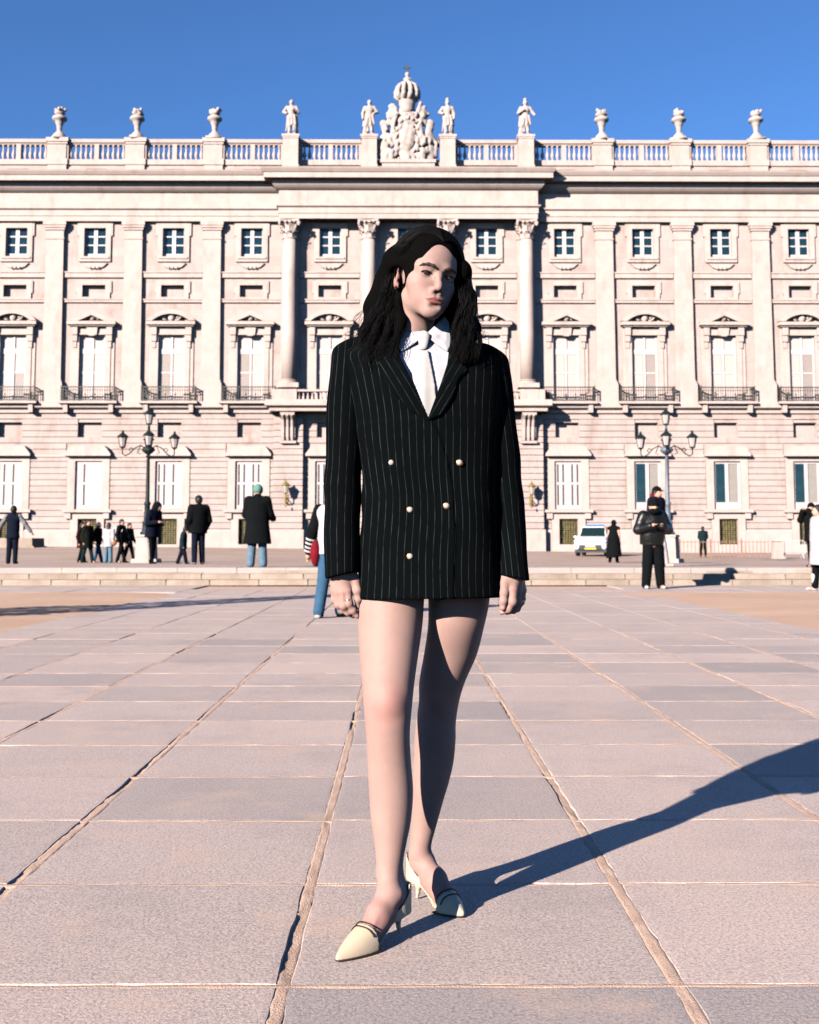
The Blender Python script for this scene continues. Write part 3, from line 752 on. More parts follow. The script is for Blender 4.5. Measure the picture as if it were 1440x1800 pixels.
# lower windows
lz0, lz1 = Z(894), Z(811)
lsur = MB(); hw = 0.92
lsur.box(-hw-0.52, -hw, -0.12, 0.02, lz0-0.1, Z(803)).box(hw, hw+0.52, -0.12, 0.02, lz0-0.1, Z(803)).box(-hw, hw, -0.12, 0.02, lz1, Z(803))
hood = MB(); hood.prism([(-1.56, Z(802.5)), (1.56, Z(802.5)), (1.56, Z(799)), (1.15, Z(785)), (-1.15, Z(785)), (-1.56, Z(799))], -0.50, 0.02)
hm = hood.mesh('window_hood', TRIM)
sill = MB().box(-1.66, 1.66, -0.42, 0.02, Z(901), Z(896)).box(-1.5, -1.1, -0.3, 0.02, Z(912), Z(901)).box(1.1, 1.5, -0.3, 0.02, Z(912), Z(901)).mesh('window_sill', TRIM)
lsm = lsur.mesh('window_surround', TRIM)
bsur = MB().box(-1.15, -0.64, -0.18, 0.02, -0.5, Z(902)).box(0.64, 1.15, -0.18, 0.02, -0.5, Z(902)).box(-0.64, 0.64, -0.18, 0.02, Z(912), Z(902)).box(-0.64, 0.64, -0.18, 0.02, -0.5, Z(957)).mesh('basement_surround', TRIM)
def slot_shutter():
    mb = MB().box(-0.92, 0.92, 0.06, 0.14, lz0, lz1).box(-0.05, 0.05, 0.03, 0.06, lz0, lz1)
    zm = (lz0+lz1)/2+0.1
    for s_ in (-1, 1):
        for a in (0.12, 0.44, 0.48+0.32): pass
    xs_ = [(-0.92, -0.74), (-0.60, -0.38), (-0.24, -0.051), (0.051, 0.24), (0.38, 0.60), (0.74, 0.92)]
    for a, b in xs_: mb.box(a, b, 0.03, 0.062, lz0, lz1)
    for a, b in ((lz0, lz0+0.22), (zm-0.07, zm+0.07), (lz1-0.2, lz1)):
        for i in range(5):
            if i == 2: continue
            mb.box(xs_[i][1]+0.001, xs_[i+1][0]-0.001, 0.035, 0.062, a, b)
    return mb.mesh('window', WOODS)
ssm = slot_shutter()
slm = MB().box(-0.07, 0.07, 0.045, 0.064, lz0+0.22, lz1-0.2).mesh('slot_strip', SLOT); slw = MB().box(-0.07, 0.07, 0.045, 0.064, lz0+0.22, lz1-0.2).mesh('slot_strip', WOODS)  # slot backs: one painted dark as shade, one in plain shutter paint
gfm = frame_mesh(-0.92, 0.92, lz0, lz1, 0.05, 0.16, 0.16, [(0, 0.22)], [(lz0+0.25, 0.35)])
gp1 = MB().box(-0.33, 0.33, 0, 0.02, 0, lz1-lz0-0.55).mesh('pane', GLASS); GREYG = mat('curtained_glass', (0.187, 0.172, 0.156), 0.35, noise=0.15, scale=2); gp2 = MB().box(-0.33, 0.33, 0, 0.02, 0, lz1-lz0-0.55).mesh('pane', GREYG)
def lattice():
    mb = MB(); z0, z1 = Z(957), Z(912); n = 7; mgrid = 12
    for i in range(n+1): x = -0.62+1.24*i/n; mb.box(x-0.022, x+0.022, 0.10, 0.14, z0, z1)
    for j in range(mgrid+1): z = z0+(z1-z0)*j/mgrid; mb.box(-0.62, 0.62, 0.09, 0.13, z-0.02, z+0.02)
    r_ = random.Random(8)
    for i in range(26):
        x = r_.uniform(-0.5, 0.5); z = r_.uniform(z0+0.1, z1-0.1); mb.box(x-0.06, x+0.06, 0.2, 0.24, z-0.07, z+0.07)
    return mb.mesh('lattice', MESHW)
ltm = lattice(); ldk = MB().box(-0.64, 0.64, 0.28, 0.33, Z(957), Z(912)).mesh('shade_sheet', DARK)
for k in KS:
    x = bx(k); O = (x, 0, 0); G = (x, YG, 0)
    put('upper_surround', usm, palace, O)
    o = put('window', uf, palace, O)
    for i in range(3):
        for s_ in (-0.41, 0.41): put('pane', pn, o, (s_, 0.20, ub+(uz1-ub)*i/3+0.05))
    put('panel_surround', bpm, palace, O); put('string_course', st1, palace, O); put('string_course', st2, palace, O)
    put('window_surround', msm, palace, O)
    odd = k % 2 != 0
    o = put('pediment', pdA if odd else pdT, palace, O); put('carving', cvA if odd else cvT, o)
    if not odd: put('keystone', key, palace, O)
    o = put('window', mf, palace, O)
    for s_ in (-0.43, 0.43): put('pane', tp, o, (s_, 0.16, tr1))
    for s_ in (-0.43, 0.43):
        for j, z in enumerate((mz0+0.10, Z(655)+0.05)):
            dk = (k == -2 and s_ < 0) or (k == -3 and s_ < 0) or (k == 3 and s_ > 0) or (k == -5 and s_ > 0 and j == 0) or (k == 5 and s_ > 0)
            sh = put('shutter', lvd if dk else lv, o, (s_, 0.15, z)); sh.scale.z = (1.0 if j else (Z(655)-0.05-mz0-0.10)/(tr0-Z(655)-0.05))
    if abs(k) >= 2:
        put('balcony_slab', slabm, palace, (x, 0, 0)); put('balcony_railing', rls[k % 3], palace, O)
    put('window_hood', hm, palace, G); put('window_surround', lsm, palace, G); put('window_sill', sill, palace, G); put('basement_surround', bsur, palace, G)
    if k < 3:
        o = put('window', ssm, palace, G); rk = random.Random(k+40)
        for sx in (-0.31-0.0, 0.31, -0.67, 0.67): put('slot_strip', slm if rk.random() < 0.8 else slw, o, (sx, 0, 0))
    else:
        o = put('window', gfm, palace, G); put('pane', gp1, o, (-0.43, 0.11, lz0+0.42)); put('pane', gp2, o, (0.43, 0.11, lz0+0.42))
    o = put('basement_window', ldk, palace, G); put('lattice', ltm, o)

# rusticated courses of the ground storey: each a block of its own between the windows
YCR = YG-0.065; nC = 18; v0c, v1c = 737.0, 930.0
def cz(i): return Z(v1c+(v0c-v1c)*i/nC)
cache = {}
def course(xa, xb, i, y, par=palace, dep=0.14):
    wd = round(xb-xa, 3); key_ = (wd, i, dep)
    if key_ not in cache:
        z0, z1 = cz(i)+0.016, cz(i+1)-0.016; d = 0.026
        prof = [(0.0, z0), (dep-d, z0), (dep, z0+d), (dep, z1-d), (dep-d, z1), (0.0, z1)]
        cache[key_] = MB().sweep([(-wd/2, 0), (wd/2, 0)], prof+[prof[0]]).mesh('stone_course', WALL)
    put('stone_course', cache[key_], par, ((xa+xb)/2, y, 0))
for k in range(-6, 6):
    xa0, xb0 = bx(k), bx(k+1)
    if k == -6: xa0 = -HX
    if k == 5: xb0 = HX
    for i in range(nC):
        zc = (cz(i)+cz(i+1))/2
        if zc > Z(742): e = 0.0
        elif zc > Z(773): e = 0.82
        elif zc > Z(784): e = 0.0
        elif zc > Z(803): e = 1.58
        elif zc > Z(897): e = 1.46
        elif zc > Z(902): e = 1.70
        else: e = 1.17
        a = xa0+(e if k > -6 else 0); b = xb0-(e if k < 5 else 0)
        course(a+0.006, b-0.006, i, YG+0.07, dep=0.135)
# string course between the hoods
for k in range(-5, 5): part(MB().box(bx(k)+1.57, bx(k+1)-1.57, YG-0.14, YG, Z(804), Z(800)), 'string_course', TRIM)
# piers under the pavilion's columns, and the scrolled brackets that carry the balcony
PG = 0.62
for x in CX:
    pr = part(MB().box(x-0.93, x+0.93, -PG, YG+0.01, -0.5, zG), 'pier', WALL)
    for i in range(nC): course(x-1.0, x+1.0, i, -PG+0.05, pr, dep=0.12)
    part(MB().box(x-1.10, x+1.10, -PG-0.16, YG, -0.5, Z(931)), 'pier_plinth', TRIM)
    br = MB(); hw = 0.48
    for dx in (-0.32, 0, 0.32):
        br.prism([(0, 0), (0, 0)], 0, 0) if False else None
    pr_ = [(-PG-0.02, Z(777)), (-PG-0.22, Z(776)), (-PG-0.30, Z(770)), (-PG-0.36, Z(752)), (-PG-0.55, Z(740)), (-PG-0.88, Z(733)), (-PG-0.92, Z(727)), (-PG-0.02, Z(727))]
    b = len(br.v); n_ = len(pr_)
    br.v += [(-hw, y, z) for y, z in pr_]+[(hw, y, z) for y, z in pr_]
    br.f.append(tuple(range(n_-1, -1, -1))); br.f.append(tuple(range(n_, 2*n_)))
    for i in range(n_): j = (i+1) % n_; br.f.append((i, j, n_+j, n_+i))
    for dx in (-0.30, 0.0, 0.30):
        br.tube([(dx, y-0.05, z) for y, z in pr_[1:6]], 0.09, 6)
    br.box(-hw-0.08, hw+0.08, -PG-0.34, -PG-0.01, Z(781), Z(777))
    part(br, 'balcony_bracket', TRIM, (x, 0, 0))
# stone balustrade of the pavilion's balcony
yb = -PR-PB+0.42
zb_0, zb_1 = Z(708, YW+yb), Z(684.5, YW+yb)
part(MB().box(-XB, XB, yb-0.02, yb+0.36, zb_1-0.14, zb_1).box(-XB+0.05, XB-0.05, yb+0.01, yb+0.33, zb_0-0.02, zb_0+0.14), 'balcony_rail', TRIM)
bm2 = MB().lathe([(0.09, 0), (0.09, 0.06), (0.055, 0.1), (0.10, 0.32), (0.09, 0.42), (0.05, 0.66), (0.05, 0.9), (0.085, 0.94), (0.085, 1.0)], n=8)
hb = zb_1-zb_0-0.28; bm2.v = [(x, y, z*hb) for x, y, z in bm2.v]; bm2 = bm2.mesh('baluster', TRIM, True)
pd2 = MB().box(-0.62, 0.62, yb-0.06, yb+0.5, zb_0-0.01, zb_1+0.02).mesh('pedestal', TRIM)
pd3 = MB().box(-0.25, 0.25, yb-0.04, yb+0.42, zb_0-0.01, zb_1+0.015).mesh('pedestal', TRIM)
for x in CX+[-XB+0.25, XB-0.25]: put('pedestal', pd2 if abs(x) < XL-0.5 else pd3, palace, (x, 0, 0))
for a, b in ((-XB+0.5, CX[0]-0.62), (CX[0]+0.62, CX[1]-0.62), (CX[1]+0.62, CX[2]-0.62), (CX[2]+0.62, CX[3]-0.62), (CX[3]+0.62, XB-0.5)):
    n_ = max(2, int((b-a)/0.30))
    for q in range(n_): put('baluster', bm2, palace, (a+(b-a)*(q+0.5)/n_, yb+0.17, zb_0+0.14))
# ================================================================== ON THE ROOF
YR = YW-PR; YPV = YW-PR-PV
def urn_mesh():
    u_ = 2.36/60
    pr_ = [(14, 0), (14, 4), (12.5, 7), (10, 10), (6.5, 12.5), (4.6, 15), (4.2, 18), (5.0, 20), (4.6, 22), (5.6, 26), (7.6, 31), (8.2, 34), (12.6, 36), (13.4, 38.5), (12.4, 41), (7.5, 42.5), (7.0, 45)]
    mb = MB(); mb.box(-14*u_, 14*u_, -14*u_, 14*u_, -0.02, 3*u_)
    mb.lathe([(r_*u_*(0.9 if i < 4 else 1), z*u_+(0.01 if i == 0 else 0)) for i, (r_, z) in enumerate(pr_)], n=16)
    return mb
def flame_mesh(seed):
    u_ = 2.36/60; r_ = random.Random(seed); s_ = Sdf()
    s_.ell((0, 0, 49*u_), (9.5*u_, 9*u_, 6.5*u_), 0.05)
    for i in range(12):
        a = i*2.4; h = r_.uniform(46, 57); q = r_.uniform(5, 9.5)
        s_.ell((q*u_*math.cos(a), q*u_*math.sin(a), h*u_), (3*u_, 3*u_, 3.6*u_), 0.04)
    return s_.mesh('flame', 0.045, STAT)
um = urn_mesh().mesh('stone_urn', STAT, True); fms = [flame_mesh(i) for i in range(3)]
side = ['leftmost', 'second', 'third']
for i, (n_, s_) in enumerate(((2, -1), (3, -1), (4, -1), (2, 1), (3, 1), (4, 1))):
    x = XC+s_*(n_+0.5)*BAY
    where = {(4, -1): 'leftmost urn on the roof balustrade', (3, -1): 'second urn from the left on the balustrade', (2, -1): 'urn just left of the first statue on the balustrade',
             (2, 1): 'urn just right of the last statue on the balustrade', (3, 1): 'second urn from the right on the balustrade', (4, 1): 'rightmost urn on the roof balustrade'}[(n_, s_)]
    o = put('stone_urn', um, None, (x, YR+0.32, zr1+0.30+0.03), rz=i*0.3, label='carved stone flaming '+where, cat='urn', group='stone urns on the roof balustrade')
    put('flame', fms[i % 3], o)

def statue(seed, cloak, crown, armL, armR):
    """robed king: contrapposto legs, drapery, cloak, bent arms"""
    r_ = random.Random(seed); s_ = Sdf(); H = 2.62
    s_.ell((0, 0, 0.935*H), (0.062*H, 0.066*H, 0.07*H), 0.02)
    s_.cone((0, 0.01, 0.80*H), (0, 0, 0.90*H), 0.05*H, 0.035*H, 0.05)
    s_.ell((0, 0.0, 0.74*H), (0.125*H, 0.085*H, 0.11*H), 0.06)
    s_.cone((0, 0, 0.66*H), (0, 0, 0.52*H), 0.088*H, 0.105*H, 0.06)
    sw = 0.03*H*(1 if seed % 2 else -1)
    s_.chain([(-0.055*H, 0, 0.52*H), (-0.07*H+sw, -0.05*H, 0.28*H), (-0.075*H+sw*0.4, 0.0, 0.03*H)], [0.08*H, 0.055*H, 0.042*H], 0.05)
    s_.chain([(0.055*H, 0, 0.52*H), (0.07*H+sw, -0.02*H, 0.28*H), (0.085*H, 0.0, 0.03*H)], [0.08*H, 0.055*H, 0.042*H], 0.05)
    for a, sx in ((armL, -1), (armR, 1)):
        s_.chain([(sx*0.12*H, 0, 0.79*H), (sx*a[0]*H, a[1]*H, a[2]*H), (sx*a[3]*H, a[4]*H, a[5]*H)], [0.05*H, 0.04*H, 0.034*H], 0.04)
        s_.ell((sx*a[3]*H, a[4]*H, a[5]*H), (0.035*H,)*3, 0.03)
    for i in range(9):                        # folds
        x = -0.11*H+0.0275*H*i; yb_ = -0.05*H+0.03*H*math.sin(i*2.1)
        s_.cone((x*0.8, yb_, 0.55*H), (x*1.15+r_.uniform(-0.02, 0.02), yb_-0.02, (0.30 if i % 3 else 0.12)*H), 0.028*H, 0.022*H, 0.025)
    if cloak:
        s_.cone((cloak*0.05*H, 0.07*H, 0.80*H), (cloak*0.11*H, 0.08*H, 0.05*H), 0.06*H, 0.08*H, 0.05)
        s_.cone((cloak*0.10*H, 0.05*H, 0.78*H), (cloak*0.15*H, 0.03*H, 0.30*H), 0.04*H, 0.04*H, 0.04)
    if crown: s_.cone((0, 0, 0.985*H), (0, 0, 1.02*H), 0.04*H, 0.052*H, 0.01)
    s_.ell((0, -0.03*H, 0.885*H), (0.03*H, 0.03*H, 0.04*H), 0.02)
    s_.box((0, 0, 0.01*H), (0.15*H, 0.13*H, 0.03*H), 0.02, 0.03)
    return s_
hip = (0.21, 0.0, 0.66, 0.12, -0.09, 0.60); down = (0.18, 0.0, 0.62, 0.17, -0.06, 0.47); chest = (0.19, -0.02, 0.64, 0.05, -0.13, 0.70); out_ = (0.20, 0, 0.66, 0.24, -0.10, 0.56)
specs = [(1, 1, False, hip, chest, 'stone statue with a hand at the chest, leftmost of the four on the roof'),
         (2, -1, False, down, hip, 'stone statue just left of the carved coat of arms'),
         (3, 1, True, hip, down, 'stone statue just right of the carved coat of arms'),
         (4, -1, True, chest, out_, 'cloaked stone statue, rightmost of the four on the roof')]
for x, (sd_, ck, cr, aL, aR, lab) in zip(CX, specs):
    statue(sd_, ck, cr, aL, aR).build('statue', 0.042, STAT, None, 1, (XC+x, YPV+0.42, zq(236)+0.30), label=lab, cat='statue', group='statues on the roof')

# carved coat of arms with crown and cross over the middle bay
YA = YPV+0.55
def A(u, v, dy=0.0):
    p = at(u, v, YA+dy); return (p.x-XC, p.y-YA, p.z)
px = 78.0/2000
arms = empty('coat_of_arms', (XC, YA, 0), label='large carved stone coat of arms topped by a crown and cross', cat='sculpture')
zc0 = A(715, 288)[2]
s_ = Sdf(); rr = random.Random(12)
s_.chain([A(716, 280), A(716, 245), A(716, 215), A(716, 196)], [22*px, 23*px, 21*px, 15*px], 0.15, flat=((0, 1, 0), 0.55))
s_.ell(A(716, 240, -0.45), (15*px, 0.22, 26*px), 0.06)
for sx in (-1, 1):
    c_ = 716
    s_.chain([A(c_+sx*16, 262, -0.35), A(c_+sx*25, 240, -0.35), A(c_+sx*23, 215, -0.3), A(c_+sx*17, 202, -0.3)], [0.16, 0.2, 0.18, 0.12], 0.06)
    for q in range(7):                            # flags and leaves fanning out
        a = 0.25+q*0.22; L_ = rr.uniform(14, 21)
        s_.cone(A(c_+sx*17, 208, -0.05), A(c_+sx*(19+L_*math.sin(a)), 205-L_*math.cos(a)*1.25, 0.05*q-0.1), 0.24, 0.12, 0.06)
    s_.ell(A(c_+sx*27, 205, -0.2), (0.30, 0.28, 0.30), 0.05)
    s_.ell(A(c_+sx*30, 214, -0.1), (0.24, 0.24, 0.34), 0.05)
    s_.chain([A(c_+sx*38, 282), A(c_+sx*40, 262), A(c_+sx*36, 238), A(c_+sx*40, 222)], [0.42, 0.34, 0.30, 0.26], 0.08)   # seated supporters
    s_.chain([A(c_+sx*40, 250), A(c_+sx*31, 244, -0.4), A(c_+sx*26, 254, -0.45)], [0.22, 0.16, 0.14], 0.05)
    s_.chain([A(c_+sx*40, 270), A(c_+sx*28, 268, -0.5), A(c_+sx*27, 284, -0.45)], [0.28, 0.22, 0.18], 0.05)
    s_.ell(A(c_+sx*41, 218), (0.27, 0.27, 0.32), 0.05)
    s_.chain([A(c_+sx*43, 240), A(c_+sx*50, 252), A(c_+sx*49, 275)], [0.16, 0.16, 0.2], 0.06)
    for q in range(5): s_.ell(A(c_+sx*rr.uniform(8, 34), rr.uniform(262, 286), -0.4), (0.16, 0.16, 0.2), 0.05)
    for q in range(6): s_.ell(A(c_+sx*rr.uniform(18, 40), rr.uniform(225, 262), -0.35), (0.13, 0.14, 0.18), 0.04)
s_.ell(A(716, 282, -0.5), (0.28, 0.2, 0.26), 0.05)
for q in range(70):                               # crowded carving over the whole front
    v_ = rr.uniform(198, 284); hw_ = np.interp(v_, [198, 240, 284], [20, 30, 38]); r_ = rr.uniform(0.07, 0.15)
    s_.ell(A(716+rr.uniform(-hw_, hw_), v_, -0.42-0.1*rr.random()), (r_, r_, r_*1.3), 0.03)
s_.fn(lambda X, Y, Z: 0.035*np.sin(9*X+5*Z)*np.sin(8*Z-4*X), 'add', 0.01, (-3, -2, 20), (3, 2, 40))
s_.build('shield_group', 0.055, STAT, arms, 1)
mb = MB(); a0 = A(715, 288); a1 = A(715, 309)
mb.box(a0[0]-44*px, a0[0]+50*px, -0.62, 0.5, zq(309)+0.3, a0[2]-0.12).box(a0[0]-47*px, a0[0]+52*px, -0.70, 0.5, a0[2]-0.12, a0[2]+0.12)
mb.build('plinth', TRIM, arms)
s_ = Sdf(); cu = 716
zc = lambda v: A(cu, v)[2]; x0 = A(cu, 170)[0]
s_.cone((x0, 0, zc(192)), (x0, 0, zc(184)), 13*px, 15*px, 0.05)
s_.cone((x0, 0, zc(182)), (x0, 0, zc(174)), 14*px, 17*px, 0.04)
for q in range(10):
    a = q*math.pi/5; c, n_ = math.cos(a), math.sin(a)
    s_.chain([(x0+17*px*c, 17*px*n_, zc(174)), (x0+20.5*px*c, 20.5*px*n_, zc(164)), (x0+17*px*c, 17*px*n_, zc(154)), (x0+9*px*c, 9*px*n_, zc(148)), (x0+3*px*c, 3*px*n_, zc(149))], [0.16, 0.16, 0.16, 0.14, 0.12], 0.03)
    s_.ell((x0+20*px*c, 20*px*n_, zc(170)), (0.17, 0.17, 0.22), 0.03)
s_.ell((x0, 0, zc(163)), (15*px, 15*px, 12*px), 0.03)
s_.cone((x0, 0, zc(150)), (x0, 0, zc(138)), 6*px, 4*px, 0.05); s_.ell((x0, 0, zc(131)), (4.2*px, 4.2*px, 5*px), 0.03)
for sx in (-1, 1): s_.ell((x0+sx*5*px, 0, zc(139)), (2.6*px,)*3, 0.04)
s_.build('crown', 0.06, STAT, arms, 1)
mb = MB()
def pt(du, dv): return (x0+du*px, zc(119)+dv*px)
mb.prism([pt(-7, 0), pt(-2, -2), pt(0, -7), pt(2, -2), pt(7, 0), pt(2, 2), pt(0, 6.5), pt(-2, 2)], -0.05, 0.05).box(x0-0.04, x0+0.04, -0.04, 0.04, zc(128), zc(124))
mb.build('cross', IRON, arms)

# ================================================================== LAMPS AND OTHER STREET FURNITURE
def lantern_parts(mcap, mglass, s=1.0):
    """five-sided street lantern, foot at z = 0: cap and glass meshes"""
    cap = MB().lathe([(0.21*s, 0.40*s), (0.235*s, 0.42*s), (0.20*s, 0.47*s), (0.10*s, 0.55*s), (0.07*s, 0.57*s), (0.05*s, 0.60*s), (0.055*s, 0.63*s), (0.012*s, 0.70*s)], n=8)
    ft = MB().lathe([(0.03*s, -0.04*s), (0.05*s, 0.0), (0.11*s, 0.02*s), (0.115*s, 0.05*s), (0.03*s, 0.055*s)], n=8)
    for i in range(4):
        a = i*math.pi/2+math.pi/4; ft.tube([(0.115*s*math.cos(a), 0.115*s*math.sin(a), 0.04*s), (0.195*s*math.cos(a), 0.195*s*math.sin(a), 0.41*s)], 0.012*s, 5)
    gl = MB().lathe([(0.105*s, 0.056*s), (0.18*s, 0.399*s)], n=8)
    return cap.mesh('lantern_cap', mcap), ft.mesh('lantern_frame', mcap), gl.mesh('lantern_glass', mglass)
LGL = mat('milky_lantern_glass', (0.270, 0.239, 0.229), 0.25, spec=0.5, noise=0.1, scale=6)
GREEN = mat('dark_green_lamp_paint', (0.004, 0.012, 0.013), 0.6, spec=0.2, noise=0.3, scale=9)
GREYB = mat('blue_grey_lamp_paint', (0.083, 0.104, 0.130), 0.5, spec=0.4, noise=0.3, scale=7)
def street_lamp(u, Y, post_m, rot, lab):
    p = at(u, 990, Y); z0 = tz(p.x, Y)
    root = empty('street_lamp', (p.x, Y, z0), rot, label=lab, cat='street lamp', group='five-lantern street lamps')
    zt = zf(747, Y)-z0                               # foot of the top lantern
    MB().frustum(-0.5, 0.5, -0.5, 0.5, -0.05, 0.16, 0.03, 0.03).frustum(-0.36, 0.36, -0.36, 0.36, 0.16, 1.0, 0.03, 0.03).frustum(-0.38, 0.38, -0.38, 0.38, 1.0, 1.08, 0.04, 0.04).build('stone_base', TRIM, root)
    MB().lathe([(0.26, 1.08), (0.26, 1.16), (0.19, 1.24), (0.17, 1.5), (0.20, 1.55), (0.13, 1.62), (0.105, 2.2), (0.13, 2.24), (0.13, 2.30), (0.085, 2.36), (0.06, zt-1.05), (0.10, zt-1.0), (0.06, zt-0.95), (0.055, zt-0.2), (0.05, zt-0.04)], n=12).build('post', post_m, root, smooth=True)
    cm, fm, gm = lantern_parts(GREEN, LGL)
    zc = zt-1.02
    MB().lathe([(0.05, zc-0.16), (0.20, zc-0.04), (0.27, zc+0.04), (0.22, zc+0.12), (0.10, zc+0.20), (0.12, zc+0.3), (0.06, zc+0.36)], n=10).build('hub', post_m if post_m == GREYB else GREEN, root, smooth=True)
    for i in range(5):
        if i < 4:
            a = i*math.pi/2+0.22; c, s_ = math.cos(a), math.sin(a); rad = 0.98
            arm = MB().tube([(0.05*c, 0.05*s_, zc+0.05), (0.3*c, 0.3*s_, zc+0.22), (0.52*c, 0.52*s_, zc+0.10), (0.72*c, 0.72*s_, zc-0.12), (0.88*c, 0.88*s_, zc-0.20), (rad*c, rad*s_, zc-0.12), (rad*c, rad*s_, zc+0.06)], 0.026, 6)
            arm.tube([(0.55*c, 0.55*s_, zc+0.05), (0.66*c, 0.66*s_, zc+0.12), (0.74*c, 0.74*s_, zc+0.05), (0.68*c, 0.68*s_, zc-0.02)], 0.02, 5).tube([(0.3*c, 0.3*s_, zc+0.2), (0.42*c, 0.42*s_, zc-0.08), (0.3*c, 0.3*s_, zc-0.12)], 0.018, 5)
            arm.build('arm', GREEN, root, smooth=True); loc = (rad*c, rad*s_, zc+0.10)
        else: loc = (0, 0, zt)
        o = put('lantern', fm, root, loc); put('lantern_cap', cm, o); put('lantern_glass', gm, o)
street_lamp(257, 44, GREEN, 0.0, 'dark green five-lantern street lamp beside the hooded person')
street_lamp(1176, 44, GREYB, -0.45, 'grey-posted five-lantern street lamp behind the person in the leather jacket')

def wall_lantern(u, v, lab):
    Y = YW-PG-0.12; p = at(u, v, Y-0.55)
    root = empty('wall_lantern', (p.x, Y, p.z), label=lab, cat='lantern', group='lanterns on the palace piers')
    OL = mat('old_brass', (0.22, 0.17, 0.06), 0.5, metal=0.4, noise=0.4, scale=8)
    MB().tube([(0, 0.05, -0.55), (0, -0.15, -0.62), (0, -0.40, -0.50), (0, -0.55, -0.30), (0, -0.55, -0.05)], 0.045, 6).tube([(0, 0.05, -0.2), (0, -0.2, -0.35), (0, -0.42, -0.46)], 0.035, 6).box(-0.1, 0.1, 0.0, 0.10, -0.75, 0.0).lathe([(0.02, -0.9), (0.06, -0.8), (0.02, -0.66)], (0, -0.42, 0), 6).build('bracket', OL, root)
    cm, fm, gm = lantern_parts(OL, LGL, 1.35)
    o = put('lantern', fm, root, (0, -0.55, 0)); put('lantern_cap', cm, o); put('lantern_glass', gm, o)
wall_lantern(502, 868, 'brass lantern on a bracket, on the pier right of the mint-capped person')
wall_lantern(935, 870, 'brass lantern on a bracket, on the pier left of the police car')

# low iron fence before the right wing, with a pale stone pillar at its end
Yf = 57.0; fa, fb = at(1196, 985, Yf).x, at(1352, 985, Yf).x
fence = empty('iron_fence', ((fa+fb)/2, Yf, tz((fa+fb)/2, Yf)), label='low rusty iron fence of thin bars in front of the right wing', cat='fence')
RUST = mat('rusty_iron', (0.22, 0.13, 0.09), 0.8, noise=0.4, scale=6); hwf = (fb-fa)/2
mb = MB()
for z in (0.12, 0.82): mb.box(-hwf, hwf, -0.015, 0.015, z-0.015, z+0.015)
mb.build('rail', RUST, fence)
n_ = int(2*hwf/0.19)
bm_ = MB().box(-0.012, 0.012, -0.012, 0.012, 0, 0.90).mesh('bar', RUST); fp = MB().box(-0.03, 0.03, -0.03, 0.03, -0.02, 0.98).mesh('post', RUST)
for i in range(n_+1): put('post' if i % 8 == 0 else 'bar', fp if i % 8 == 0 else bm_, fence, (-hwf+2*hwf*i/n_, 0, 0))
p = at(1367, 985, Yf)
MB().frustum(-0.27, 0.27, -0.27, 0.27, -0.05, 0.12, 0.02, 0.02).frustum(-0.24, 0.24, -0.24, 0.24, 0.12, 0.86, 0.02, 0.02).frustum(-0.27, 0.27, -0.27, 0.27, 0.86, 0.96, 0.06, 0.06).build('stone_pillar', TRIM, None, (p.x, Yf, tz(p.x, Yf)), label='short pale stone pillar at the end of the iron fence', cat='pillar')
p = at(1394, 985, Yf); fn_ = empty('barrier', (p.x, Yf, tz(p.x, Yf)), label='white crowd barrier right of the stone pillar', cat='barrier')
mb = MB()
for z in (0.25, 0.9): mb.tube([(-0.55, 0, z), (0.62, 0, z)], 0.022, 6)
mb.tube([(-0.55, 0, 0.25), (-0.55, 0, 0.9)], 0.022, 6).tube([(0.62, 0, 0.25), (0.62, 0, 0.9)], 0.022, 6); mb.build('frame', WHITE, fn_)
for i in range(7): MB().tube([(-0.4+0.15*i, 0, 0.25), (-0.4+0.15*i, 0, 0.9)], 0.012, 5).build('bar', WHITE, fn_)
for s_ in (-0.45, 0.5): MB().tube([(s_, -0.25, 0.0), (s_, 0, 0.26), (s_, 0.25, 0.0)], 0.02, 6).build('leg', WHITE, fn_)
# block of masonry at the far left, before the plinth
p0, p1 = at(-60, 956, 74.0), at(57, 956, 74.0)
MB().frustum(p0.x, p1.x, 74.0, 76.6, 0.2, tz(p1.x, 74)+0.62, 0.05, 0.05).box(p0.x, p1.x+0.1, 73.95, 76.7, 0.2, tz(p1.x, 74)+0.1).build('stone_block', STEP, None, label='long low stone block before the palace at the far left', cat='block')

